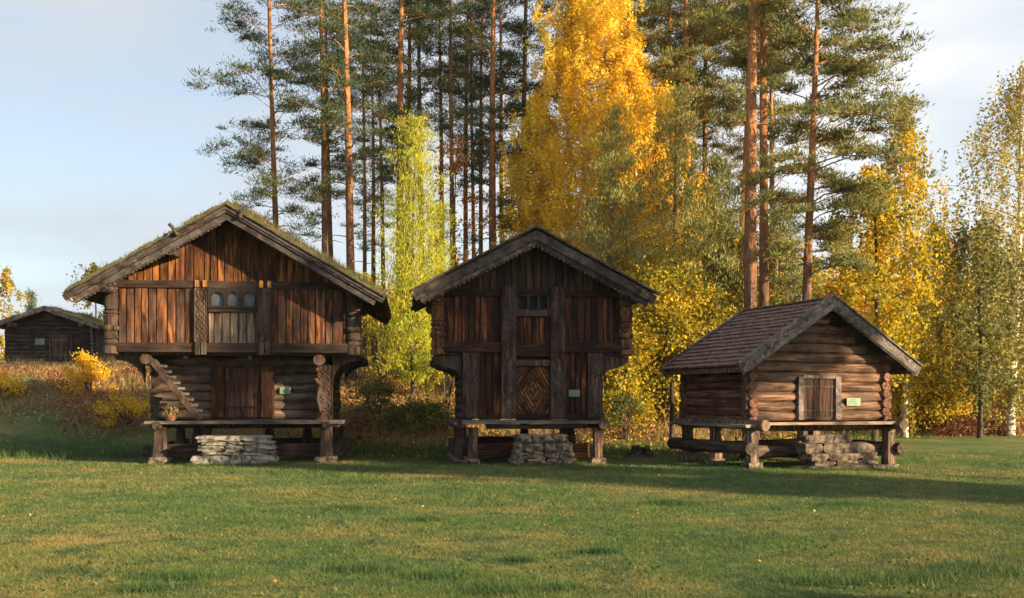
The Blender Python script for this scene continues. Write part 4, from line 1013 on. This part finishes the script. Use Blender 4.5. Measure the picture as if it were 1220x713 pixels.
def youngpine(label, X_, Y_, H_, r0, Rc, mat, nb=70, group=None, c0=1.0, leafsize=.13, name='young_pine', up=.35, power=.8, cat='pine tree'):
    """bushy conifer clothed with branches almost to the ground"""
    z = H(X_, Y_); t = thing(name, label, cat, (X_, Y_, z-.05), 0, group)
    mb = MB(); at = trunk_mesh(mb, H_, r0, (0, 0), .1, 8, .05)
    C = []; DD = []
    for b_ in range(nb):
        f = (b_+random.random())/nb; zb = c0+(H_-c0)*f; p, rt = at(zb); az = b_*2.4+random.uniform(-.5, .5)
        ln = Rc*((1-f)**power)*random.uniform(.7, 1.1)*(min(1, .5+f*4))+.15; d_ = Vector((cos(az), sin(az), 0)); n = 4
        el = up*(.4+f)
        pts = [p+d_*ln*i_/n+Vector((0, 0, ln*el*(i_/n)**1.3+random.uniform(-.03, .03))) for i_ in range(n+1)]
        mb.tube(pts, [max(.008, rt*.25)*(1-.8*i_/n) for i_ in range(n+1)], 4, 0, False)
        for k_ in range(max(3, int(ln*6))):
            q = random.uniform(.15, 1.05); i_ = min(int(q*n), n-1); base = Vector(pts[i_]).lerp(Vector(pts[i_+1]), q*n-i_)
            c_ = base+Vector((random.gauss(0, .16*ln), random.gauss(0, .16*ln), random.uniform(-.05, .2)))
            m_ = int(34*random.uniform(.6, 1.3)); s_ = random.uniform(.10, .22)
            o_ = rng.normal(0, 1, (m_, 3))*np.array([s_, s_, s_*.9]); C.append(np.array(c_)+o_); dd = o_*.5; dd[:, 2] += .35; DD.append(dd/ (np.linalg.norm(dd, axis=1, keepdims=True)+1e-6))
    mb.build('trunk', M['pinebark' if name == 'young_pine' else 'darkbark'], t, smooth=True, gap=0)
    quads_mesh('crown', leafquads(np.concatenate(C), leafsize*1.15, .2, np.concatenate(DD), .9), M[mat], t)
    return t

def birch(label, X_, Y_, H_, r0, c0, Rc, mat, nstr=240, droop=1.6, leafs=26, group=None, bark='birchbark', name='birch_tree', leafsize=.11, cat='birch tree', lean=(0, 0), widest=.35, sx=1.0, asp=.75):
    """branches rising then hanging in leafy strands"""
    z = H(X_, Y_); t = thing(name, label, cat, (X_, Y_, z-.05), 0, group)
    mb = MB(); at = trunk_mesh(mb, H_, r0, lean, .2, 9, .06); C = []
    nb = max(14, nstr//9)
    for b_ in range(nb):
        f = (b_+random.random())/nb; zb = c0+(H_*.96-c0)*f; p, rt = at(zb); az = b_*2.4+random.uniform(-.6, .6)
        pf = (f/widest)**.6 if f < widest else (1-((f-widest)/(1-widest))**1.4*.9)
        ln = Rc*max(.12, pf)*random.uniform(.65, 1.15); d_ = Vector((cos(az)*sx, sin(az), 0)); n = 6
        pts = [p+d_*ln*(i_/n)**.9+Vector((0, 0, ln*(.75*(i_/n)-.45*(i_/n)**2)))+Vector((random.uniform(-.05, .05), random.uniform(-.05, .05), 0)) for i_ in range(n+1)]
        mb.tube(pts, [max(.006, rt*.3*(1-.9*i_/n)) for i_ in range(n+1)], 5, 0, False)
        for k_ in range(9):
            q = random.uniform(.2, 1.0); i_ = min(int(q*n), n-1); base = Vector(pts[i_]).lerp(Vector(pts[i_+1]), q*n-i_)
            base += Vector((random.gauss(0, .14*ln), random.gauss(0, .14*ln), random.uniform(-.1, .3)))
            dl = droop*random.uniform(.35, 1.2); sw = (random.uniform(-.25, .25), random.uniform(-.25, .25))
            if random.random() < .5: mb.tube([base, base+Vector((sw[0]*.5+d_.x*.1, sw[1]*.5, -dl*.5)), base+Vector((sw[0], sw[1], -dl))], [.010, .006, .003], 3, 0, False)
            m_ = int(leafs*random.uniform(.5, 1.4)); s_ = rng.uniform(-.12, 1, m_)
            P = np.array(base)+np.stack([sw[0]*s_, sw[1]*s_, -dl*s_], -1)+rng.normal(0, .10, (m_, 3)); C.append(P)
    mb.build('trunk', M[bark], t, smooth=True, gap=0)
    quads_mesh('crown', leafquads(np.concatenate(C), leafsize, asp), M[mat], t)
    return t

def shrub(label, X_, Y_, H_, Rc, mat, n=4200, name='shrub', group=None, leafsize=.10, stems=9, cat='shrub', sx=1.0, zoff=0, asp=.7, gaps=.3):
    z = H(X_, Y_)+zoff; t = thing(name, label, cat, (X_, Y_, z-.03), 0, group); mb = MB(); C = []
    ncl = max(8, n//75)
    for k_ in range(stems):
        az = random.uniform(0, 6.28); q = random.uniform(.3, .95); e = Vector((cos(az)*Rc*q*sx, sin(az)*Rc*q, H_*random.uniform(.6, .95)))
        mb.tube([(random.uniform(-.1, .1), random.uniform(-.1, .1), 0), (e.x*.35, e.y*.35, e.z*.5), e], [.03*H_/2.5+.008, .02*H_/2.5+.006, .004], 5, 0, False)
    for k_ in range(ncl):
        f = random.random()**.85; az = random.uniform(0, 6.28); rr = Rc*math.sqrt(max(.02, 1-((f-.38)/.68)**2))*random.uniform(.35, 1.08)
        c_ = np.array([cos(az)*rr*sx, sin(az)*rr, H_*(.06+.92*f)]); m_ = int(75*random.uniform(.5, 1.4)); s_ = Rc*random.uniform(.07, .19)+.03
        C.append(c_+rng.normal(0, 1, (m_, 3))*np.array([s_, s_, s_*.8]))
    C = np.concatenate(C); C[:, 2] = np.abs(C[:, 2])
    mb.build('stems', M['twig'], t, gap=0)
    quads_mesh('foliage', leafquads(C, leafsize, asp), M[mat], t)
    return t

def bx(px, D): return (px-610)/1186*D       # sideways distance of a bearing read off the photograph

# --- the pines, left to right: (bearing, distance, height, stem radius, crown start, crown radius, needles, lean, label)
PINES = [
 (337, 40, 20.5, .15, 6.6, 2.7, 'needle_d', (-.9, 0), 'leftmost tall pine, thin stem leaning left above the ridge end of the largest storehouse', 66),
 (388, 43, 21.5, .16, 8.0, 2.4, 'needle_d', (-.3, 0), 'second pine from the left, slim with dark crown, tight beside its twin', 50),
 (399, 44, 21, .14, 9.0, 2.2, 'needle_d', (-.6, 0), 'third pine from the left, standing close against the second', 40),
 (421, 38, 20.5, .19, 8.5, 2.3, 'needle_d', (-.55, 0), 'fourth pine from the left, thick orange stem standing nearest the largest storehouse', 44),
 (434, 52, 22, .13, 8.0, 2.0, 'needle_m', (0, 0), 'thin far pine just right of the thick fourth pine', 34),
 (446, 48, 17, .14, 8.0, 1.8, 'needle_m', (-.2, 0), 'short thin orange pine between the fourth pine and the larch', 30),
 (458, 54, 23, .14, 10, 2.1, 'needle_d', (-.4, 0), 'far slender pine left of the yellow green larch', 36),
 (477, 42, 22, .21, 9.5, 2.5, 'needle_d', (.1, 0), 'stout orange pine rising directly behind the left of the larch', 50),
 (486, 45, 22.5, .16, 10, 2.0, 'needle_d', (0, 0), 'pine with dull stem just right of the stout one behind the larch', 36),
 (503, 45, 22, .16, 11, 2.2, 'needle_d', (-.1, 0), 'dark stemmed pine rising from the right shoulder of the larch', 40),
 (526, 47, 22, .14, 10, 2.0, 'needle_m', (0, 0), 'slim pine first right of the larch', 34),
 (539, 44, 22, .14, 11, 2.0, 'needle_m', (0, 0), 'slim bright orange pine above the left eave of the dark storehouse', 34),
 (555, 48, 22.5, .15, 10, 2.0, 'needle_d', (.1, 0), 'left pine of the tight trio above the dark storehouse roof', 34),
 (565, 51, 23, .13, 11, 1.9, 'needle_d', (-.1, 0), 'middle pine of the tight trio above the dark storehouse roof', 30),
 (573, 47, 22, .13, 11, 1.9, 'needle_m', (.1, 0), 'right pine of the tight trio above the dark storehouse roof', 30),
 (588, 42, 21, .20, 6.5, 2.5, 'needle_d', (.0, 0), 'darker bushier pine standing left of the golden birch', 52),
 (600, 46, 22, .14, 9, 2.1, 'needle_d', (-.3, 0), 'thin pine half hidden between the bushy pine and the golden birch', 36),
 (624, 47, 23, .20, 9, 2.4, 'needle_d', (.1, 0), 'pine with stout stem showing through the left of the golden birch', 44),
 (742, 50, 24, .19, 11, 2.6, 'needle_d', (.3, 0), 'tall pine showing above the right side of the golden birch', 44),
 (792, 45, 22, .19, 10.5, 2.9, 'needle_m', (.2, 0), 'left of three broad dark pines above the young pines', 50),
 (818, 42, 21.5, .22, 10.5, 3.2, 'needle_m', (0, 0), 'middle of three broad dark pines, with thick orange stem', 56),
 (842, 46, 22.5, .18, 11, 3.0, 'needle_m', (-.2, 0), 'right of three broad dark pines above the young pines', 48),
 (876, 42, 22, .21, 12, 2.6, 'needle_m', (.9, 0), 'leaning orange pine just left of the two big pine stems', 40),
 (894, 33, 22.5, .26, 14, 2.8, 'needle_m', (.12, 0), 'thickest pine stem, rising behind the small log storehouse roof', 30),
 (909, 34.5, 22.5, .20, 13.5, 2.6, 'needle_m', (.1, 0), 'second big pine stem immediately right of the thickest', 30),
 (918, 44, 19, .17, 6.5, 2.6, 'needle_m', (.1, 0), 'orange pine partly hidden behind the two big stems', 46),
 (956, 33, 17.5, .19, 6.4, 3.3, 'needle_m', (.5, 0), 'spreading pine with long right branches, rightmost of the pines', 66),
]
for (px, D, H_, r0, c0, Rc, mat, lean, lab, nb) in PINES:
    c0 = c0-1.8 if px < 480 else c0-.8
    nb = int(nb*1.25)
    pine(lab, bx(px, D), D, H_, r0, c0, Rc, mat, lean=lean, nb=nb, side=(.1 if px == 956 else None), dens=1.25 if px > 780 else 1.0, leafsize=.17 if px > 780 else .145, limb=(px == 956))

# crooked dead limb on the rightmost pine is part of that tree; young pines, larch, birches
youngpine('pale blue green young pine in front of the golden birch', bx(728, 37), 37, 11.0, .12, 2.4, 'needle_b', 80, 'young pines among the yellow leaves', power=.7, up=.45, leafsize=.15)
youngpine('pale young pine to the right, below the broad dark pines', bx(806, 38), 38, 12.0, .14, 2.7, 'needle_b', 95, 'young pines among the yellow leaves', power=.7, up=.45, leafsize=.15)
youngpine('small olive young pine left of the two big pine stems', bx(856, 39), 39, 9.5, .11, 2.4, 'needle_m', 120, 'young pines among the yellow leaves', power=.7, up=.45, leafsize=.15)
youngpine('dark low young pine behind the ridge of the small log storehouse', bx(930, 41), 41, 8.0, .12, 2.4, 'needle_m', 70, 'young pines among the yellow leaves', power=.7, up=.45, leafsize=.15)
youngpine('feathery yellow green larch between the two big storehouses', bx(492, 36), 36, 9.9, .09, 1.6, 'larch', 120, None, .4, .12, 'larch_tree', .9, .55, 'larch')
youngpine('smaller pale larch at the left eave of the dark storehouse', bx(520, 38), 38, 6.8, .06, .95, 'larch', 110, None, .4, .12, 'larch_tree', .8, .6, 'larch')

birch('great golden birch rising behind the dark storehouse roof', bx(697, 41), 41, 19.5, .17, 2.5, 3.7, 'birch_y', 1400, 1.1, 76, widest=.34, leafsize=.115)
birch('golden birch half behind the young pine, right of the great one', bx(756, 41), 41, 15.5, .13, 2.0, 2.5, 'birch_y', 640, 1.1, 62, widest=.4, leafsize=.12)
birch('slim golden birch left of the great one', bx(640, 43), 43, 12.5, .12, 2.0, 2.2, 'birch_y', 560, 1.1, 62, leafsize=.12)
birch('golden birch between the two pale young pines', bx(775, 42), 42, 11.5, .1, 1.5, 2.3, 'birch_y', 600, 1.0, 60, leafsize=.12)
birch('golden birch behind the right side of the right young pine', bx(838, 43), 43, 9.5, .1, 1.5, 2.2, 'birch_y', 520, 1.0, 56, leafsize=.12)
birch('yellow green birch behind the right roof slope of the small log storehouse', bx(1042, 36), 36, 10.2, .12, 2.0, 2.4, 'birch_m', 330, 1.2, 40, bark='darkbark', leafsize=.14)
birch('yellow birch with hanging strands right of the spreading pine', bx(1078, 41), 41, 14.0, .13, 2.0, 2.5, 'birch_m', 360, 2.1, 34, leafsize=.14)
birch('low yellow birch between the hanging birch and the dull green tree', bx(1118, 44), 44, 9.5, .10, 1.0, 2.1, 'birch_m', 300, 1.7, 34, leafsize=.14)
birch('half bare birch with white stem at the right edge of the lawn', bx(1203, 42), 42, 16.0, .18, 1.5, 4.4, 'birch_p', 800, 2.0, 22, leafsize=.13, lean=(.6, 0), widest=.4)
birch('dull green tree with dark stem left of the white birch', bx(1167, 40), 40, 8.9, .12, 2.0, 3.4, 'mid_leaf', 420, 1.5, 26, widest=.5, bark='darkbark', name='broadleaf_tree', cat='broadleaf tree', leafsize=.14)
birch('dull green low tree just left of the white birch, further back', bx(1215, 47), 47, 9.0, .12, 1.5, 3.4, 'mid_leaf', 400, 1.0, 26, bark='darkbark', name='broadleaf_tree', cat='broadleaf tree', leafsize=.15)
birch('sparse rusty rowan between the pine trio and the larch', bx(545, 41), 41, 10.5, .07, 3.0, 1.9, 'bush_o', 130, .5, 14, bark='darkbark', name='rowan_tree', cat='rowan', leafsize=.12)
birch('orange rowan behind the ridge of the small log storehouse', bx(1004, 40), 40, 6.6, .08, 1.0, 1.9, 'bush_o', 170, .5, 26, bark='darkbark', name='rowan_tree', cat='rowan', leafsize=.14)
birch('small orange rowan beyond the hanging birch', bx(1130, 50), 50, 8.6, .08, 1.0, 2.0, 'bush_o', 120, .6, 22, bark='darkbark', name='rowan_tree', cat='rowan', leafsize=.15)
birch('nearly bare slender birch above the left roof slope of the largest storehouse', bx(212, 31), 31, 6.2, .045, 1.5, .75, 'birch_p', 60, .5, 4, leafsize=.08)
birch('nearly bare birch sapling left of the slender birch above the roof', bx(185, 31.5), 31.5, 5.4, .04, 1.5, .7, 'birch_p', 50, .5, 2, leafsize=.08, bark='twig')
birch('pale yellow tree showing between the cabin and the largest storehouse', bx(112, 64), 64, 6.6, .1, 1.0, 2.2, 'birch_m', 120, .8, 16, leafsize=.18)
birch('yellowing tree at the far left edge behind the cabin roof', bx(3, 75), 75, 8.0, .12, 1, 1.8, 'birch_m', 110, 1.0, 16, leafsize=.2)
youngpine('tiny dark spruce behind the cabin ridge', bx(35, 78), 78, 6.2, .08, .7, 'needle_d', 34, None, .5, .2, 'spruce_tree', 0, 1, 'spruce')

# --- shrubs
YB = 'yellow shrubs behind the storehouses'
shrub('bright yellow bush alone on the bank below the cabin', bx(106, 35.5), 35.5, 1.55, .78, 'bush_y', 2600, leafsize=.085)
shrub('loose yellow green shrub beside the largest storehouse, left of its wall', bx(152, 32), 32, 1.0, .95, 'bush_y', 1700, leafsize=.07, name='shrub')
shrub('low orange bush at the far left edge of the picture', bx(2, 35), 35, .8, .75, 'bush_y', 1500, leafsize=.08)
for px, D, hh, rr, mat, lab, n in [
 (790, 35, 5.4, 2.1, 'bush_m', 'big golden shrub right of the dark storehouse roof', 10000),
 (735, 34, 3.6, 1.3, 'bush_m', 'yellow green shrub against the right corner of the dark storehouse', 4500),
 (835, 37, 4.6, 1.7, 'bush_m', 'golden shrub above the left eave of the small log storehouse', 5500),
 (770, 39, 6.5, 2.0, 'bush_y', 'tall bright shrub at the back behind the big golden shrub', 6500),
 (868, 41, 5.5, 1.9, 'bush_m', 'yellow shrub around the feet of the leaning orange pine', 5000),
 (937, 38, 4.4, 1.6, 'bush_m', 'yellow shrub seen over the tiled roof between pine stems', 4200),
 (985, 44, 5.6, 2.0, 'bush_y', 'bright yellow shrub behind the peak of the small log storehouse', 5500),
 (1030, 46, 5.4, 2.2, 'bush_y', 'bright yellow shrub above the right roof slope of the small log storehouse', 6500),
 (1078, 44, 5.0, 2.1, 'bush_m', 'golden shrub right behind the end of the small log storehouse eave', 6500),
 (1105, 47, 3.9, 2.0, 'bush_y', 'yellow shrub at the wood edge behind the lawn, right of the small log storehouse', 5500),
 (1150, 50, 4.2, 2.0, 'bush_y', 'yellow shrub behind the dark stem of the dull green tree', 5200),
 (1192, 52, 4.0, 2.0, 'bush_m', 'yellow green shrub behind the foot of the white birch', 4500),
 (1232, 48, 4.5, 1.8, 'bush_m', 'yellow green shrub cut by the right edge of the picture', 4000)]:
    shrub(lab, bx(px, D), D, hh, rr*1.12, mat, int(n*2.2), group=YB, leafsize=.125, stems=12)
for px, D, hh, rr, mat, lab, n in [
 (448, 33, 1.5, .85, 'bush_g', 'olive shrub beside the right wall of the largest storehouse', 2800),
 (455, 37, 3.6, 1.3, 'bush_m', 'yellow green shrub under the right eave of the largest storehouse', 4200),
 (487, 32, 1.0, .85, 'bush_g', 'low green shrub in the gap between the two big storehouses', 2600),
 (515, 32.5, .9, .75, 'bush_g', 'low dark green shrub just left of the dark storehouse', 2200),
 (500, 42, 3.2, 1.6, 'bush_g', 'dull green shrub at the foot of the larch', 4000),
 (532, 35, 2.2, .7, 'bush_m', 'thin yellow green shrub behind the left wall of the dark storehouse', 1500),
 (745, 32, 1.5, .7, 'bush_g', 'small dark shrub right of the dark storehouse feet', 1700),
 (428, 31, 1.1, .7, 'fern', 'rusty shrub against the right side of the largest storehouse', 1700)]:
    shrub(lab, bx(px, D), D, hh, rr, mat, n, group='low shrubs on the bank', leafsize=.085)

# --- wood reaching back behind the named trees, read as one mass
C = []; 
for k_ in range(150):
    px = random.uniform(330, 1330); D = random.uniform(58, 85); X_ = bx(px, D)
    hh = random.uniform(4.0, 7.0) if px < 740 else random.uniform(6, 11)
    if px > 1120: hh = random.uniform(4, 7)
    base = H(X_, D); n = 520
    f = rng.random(n)**.8; rr = (1.7+.5*random.random())*np.sqrt(np.clip(1-((f-.35)/.68)**2, .02, 1))*rng.uniform(.4, 1, n); az = rng.uniform(0, 6.28, n)
    P = np.stack([X_+rr*np.cos(az), D+rr*np.sin(az), base+hh*(.02+.96*f)], -1)+rng.normal(0, .2, (n, 3)); C.append(P)
fw = quads_mesh('far_wood', leafquads(np.concatenate(C), .34, .7), M['bush_m'])
fw['kind'] = 'stuff'

# --- trees beyond the right of the frame that shade the lawn
for (X_, Y_, H_, Rc, lab_) in [(30, 6.2, 17.5, 2.0, 'tall spruce beyond the right edge, nearer the storehouses'), (33, 1.6, 18.2, 2.6, 'tall spruce beyond the right edge, further out and level with the viewer'), (13.5, 1.2, 3.7, 1.8, 'short young spruce beyond the right edge beside the near lawn')]:
    youngpine(lab_, X_, Y_, H_, .22, Rc, 'needle_d', 90, 'spruces beyond the right of the lawn', 1.0, .42, 'spruce_tree', -.1, .8, 'spruce')

pine('pine with high dense crown beyond the right edge of the lawn', 30.5, 10.0, 16.0, .2, 11.8, 3.4, 'needle_d', nb=150, dens=2.0, group=None, leafsize=.42, dead=2, asp=.9)

# ------------------------------------------------------------------ GROUND COVER
def scatter(n, fn):
    px = rng.uniform(-40, 1260, n*4); D = rng.uniform(*fn['D'], n*4); X_ = (px-610)/1186*D
    keep = fn['keep'](X_, D)*1.0 > rng.random(n*4); X_, D = X_[keep][:n], D[keep][:n]
    return np.stack([X_, D, hgt(X_, D)], -1)
def blades(P, h, w, lean=.45):
    n = len(P); hh = h*rng.uniform(.45, 1.4, n); d = np.stack([rng.normal(0, lean, n), rng.normal(0, lean, n), np.ones(n)], -1)*hh[:, None]
    az = rng.uniform(0, pi, n); sd_ = np.stack([np.cos(az), np.sin(az), np.zeros(n)], -1)*w*rng.uniform(.6, 1.4, n)[:, None]
    return np.stack([P-sd_, P+sd_, P+d], 1)
# longer grass left unmown round the feet and step stones
fr = []
def fringe(o_, pts, n_, r_):
    for (x_, y_) in pts:
        w_ = local(o_, (x_, y_, 0)); P_ = np.stack([w_.x+rng.normal(0, r_, n_), w_.y+rng.normal(0, r_*.7, n_), np.zeros(n_)], -1); P_[:, 2] = hgt(P_[:, 0], P_[:, 1]); fr.append(blades(P_, .085, .004, .4))
fringe(left, [(x_, -.62) for x_ in np.arange(-.95, 1.2, .16)]+[(-1.84, .25), (2.2, .25), (-1.1, -.2), (1.2, -.2)], 120, .09)
fringe(mid, [(x_, -1.02) for x_ in np.arange(-.7, 1.0, .16)]+[(-1.5, -.45), (1.54, -.45), (-.8, -.6), (1.05, -.6)], 120, .09)
fringe(right, [(x_, -1.12) for x_ in np.arange(-1.0, 1.2, .16)]+[(-1.95, -.3), (1.92, -.3), (-1.1, -.7), (1.2, -.7)], 120, .09)
o = quads_mesh('fringe_grass', np.concatenate(fr), M['tuft'], None, 3); o['kind'] = 'stuff'
# short lawn
n = 520000
D = 7.2/(1-rng.random(n)*(1-7.2/30)); px = rng.uniform(-20, 1240, n); X_ = (px-610)/1186*D
P = np.stack([X_, D, hgt(X_, D)-.004], -1)
sc = (D/12)**.75
patch = np.sin(X_*1.3+np.sin(D*.9)*2)+np.sin(D*1.7+X_*.6)
B = blades(P, .030*(1+.35*np.clip(patch, 0, 2)), .0035*1, .7)
ctr = P[:, None, :]; B = ctr+(B-ctr)*sc[:, None, None]*np.array([1.2, 1.2, .9])
lg = quads_mesh('lawn_grass', B, M['blades'], None, 3); lg['kind'] = 'stuff'
# denser dark tufts
tp = []
for px_, py_, r_ in [(715, 657, .16), (500, 620, .25), (415, 607, .35), (665, 703, .2), (440, 680, .3), (520, 688, .25), (600, 706, .3), (180, 704, .2), (690, 560, .5), (1010, 603, .3), (620, 668, .15), (430, 575, .5), (800, 600, .4), (205, 690, .3), (1080, 690, .5), (1160, 680, .5), (980, 695, .3)]:
    D = 1.6*1186/(py_-475); X0 = bx(px_, D); m_ = int(900*r_/.25)
    P = np.stack([X0+rng.normal(0, r_*.6, m_), D+rng.normal(0, r_*.4, m_), np.zeros(m_)], -1); P[:, 2] = hgt(P[:, 0], P[:, 1]); tp.append(blades(P, .07, .004, .5))
tg = quads_mesh('grass_tufts', np.concatenate(tp), M['tuft'], None, 3); tg['kind'] = 'stuff'
P = scatter(2600, {'D': (7.5, 24), 'keep': lambda x, y: np.clip(np.sin(x*1.9+y)*np.sin(y*1.3-x*.7)*2, 0, 1)/(y/8)}); P[:, 2] += .025
Q = leafquads(P, .035, .8, np.tile([[0., 0, 1.]], (len(P), 1))*0, 1.0); o = quads_mesh('lawn_weeds', Q, M['tuft']); o['kind'] = 'stuff'
# heath, ferns and litter on the bank
def bkeep(x, y):
    t_, h_, d_ = bankf(x, y); tr = np.exp(-((x-(-13.5-(y-28)*.55))/1.3)**2)
    return np.clip((d_-1.0-2.2*np.clip((-8-x)/3, 0, 1)+.8*np.sin(x*1.3))/3.0, 0, 1)*(1-.9*tr)
P = scatter(90000, {'D': (27, 58), 'keep': bkeep})
pn = np.sin(P[:, 0]*1.1+1)*np.sin(P[:, 1]*.9)+rng.normal(0, .4, len(P))
C1 = P[pn > -.2]; C1[:, 2] += rng.uniform(0, .28, len(C1)); Q = leafquads(C1, .12, .5)
o = quads_mesh('bank_heath', Q, M['fern']); o['kind'] = 'stuff'
P3 = scatter(42000, {'D': (41.5, 48), 'keep': lambda x, y: np.clip((x-9)/2, 0, 1)*np.clip((y-41.8-.8*np.sin(x*.9)-.5*np.sin(x*2.3))/1.2, 0, 1)}); P3[:, 2] += rng.uniform(0, 1, len(P3))**1.4*(.55+.3*np.sin(P3[:, 0]*1.7))
o = quads_mesh('bracken', leafquads(P3, .13, .45), M['bracken']); o['kind'] = 'stuff'
P4 = scatter(30000, {'D': (30.5, 41), 'keep': lambda x, y: np.clip((-8.5-x)/1.5, 0, 1)*np.clip((y-31-.9*np.sin(x*1.1)-.6*np.sin(x*2.7))/1.5, 0, 1)*(1-.92*np.exp(-((x-(-13.5-(y-28)*.75))/1.2)**2))*np.clip(.45+.8*np.sin(x*1.9+1)*np.sin(y*1.4), .05, 1)})
P4[:, 2] += rng.uniform(0, 1, len(P4))*.28
o = quads_mesh('slope_heath', leafquads(P4, .10, .45), M['bracken']); o['kind'] = 'stuff'
C2 = P[pn <= -.2]; o = quads_mesh('bank_dry_grass', blades(C2, .42, .012, .35), M['straw'], None, 3); o['kind'] = 'stuff'
P = scatter(16000, {'D': (27, 50), 'keep': lambda x, y: (bkeep(x, y)*.5+.5*(bankf(x, y)[2] > -1.5))*np.clip((x+9)/3, .06, 1)}); P[:, 2] += .03
P2 = scatter(170, {'D': (8, 30), 'keep': lambda x, y: .5+0*x}); P2[:, 2] += .02
Q = np.concatenate([leafquads(P, .10, .7), leafquads(P2, .035, .7)]); o = quads_mesh('fallen_leaves', Q, M['fallen']); o['kind'] = 'stuff'
# taller grass fringe round the storehouse feet and the bank edge
P = scatter(26000, {'D': (24, 46), 'keep': lambda x, y: np.exp(-((bankf(x, y)[2]-.6)/1.6)**2)})
o = quads_mesh('bank_edge_grass', blades(P, .22, .010, .5), M['tuft'], None, 3); o['kind'] = 'stuff'

# stump and rocks right of the middle storehouse
X_, Y_ = bx(764, 27.5), 27.5
st = thing('tree_stump', 'weathered grey stump low on the bank right of the dark storehouse', 'stump', (X_, Y_, H(X_, Y_)))
mb = MB(); mb.lathe(0, 0, [(.30, -.1), (.26, .04), (.2, .14), (.17, .28), (.09, .25), (.05, .18)], 14)
for i_ in range(len(mb.v)):
    v = mb.v[i_]; a = math.atan2(v[1], v[0]); k_ = 1+.22*sin(a*5)+random.uniform(-.08, .08); mb.v[i_] = (v[0]*k_*1.25, v[1]*k_, v[2]+random.uniform(-.04, .05))
mb.build('stump_wood', M['l_post'], st, smooth=True)
mb = MB()
for a in (0.3, 1.5, 2.9, 4.2, 5.4): mb.tube([(cos(a)*.2, sin(a)*.2, .08), (cos(a)*.42, sin(a)*.42, .02), (cos(a)*.62, sin(a)*.62, -.08)], [.08, .05, .02], 6)
mb.build('root', M['l_post'], st, smooth=True)
# lone post behind the small storehouse's left eave
X_, Y_ = bx(800, 29.5), 29.5
mb = MB(); mb.log((0, 0, -.3), (.02, 0, 2.05), .075, 10, 8); o = mb.build('wooden_pole', M['l_post'], None, smooth=True); o.location = (X_, Y_, H(X_, Y_))
tag(o, 'plain grey wooden pole standing left of the small log storehouse', 'pole')
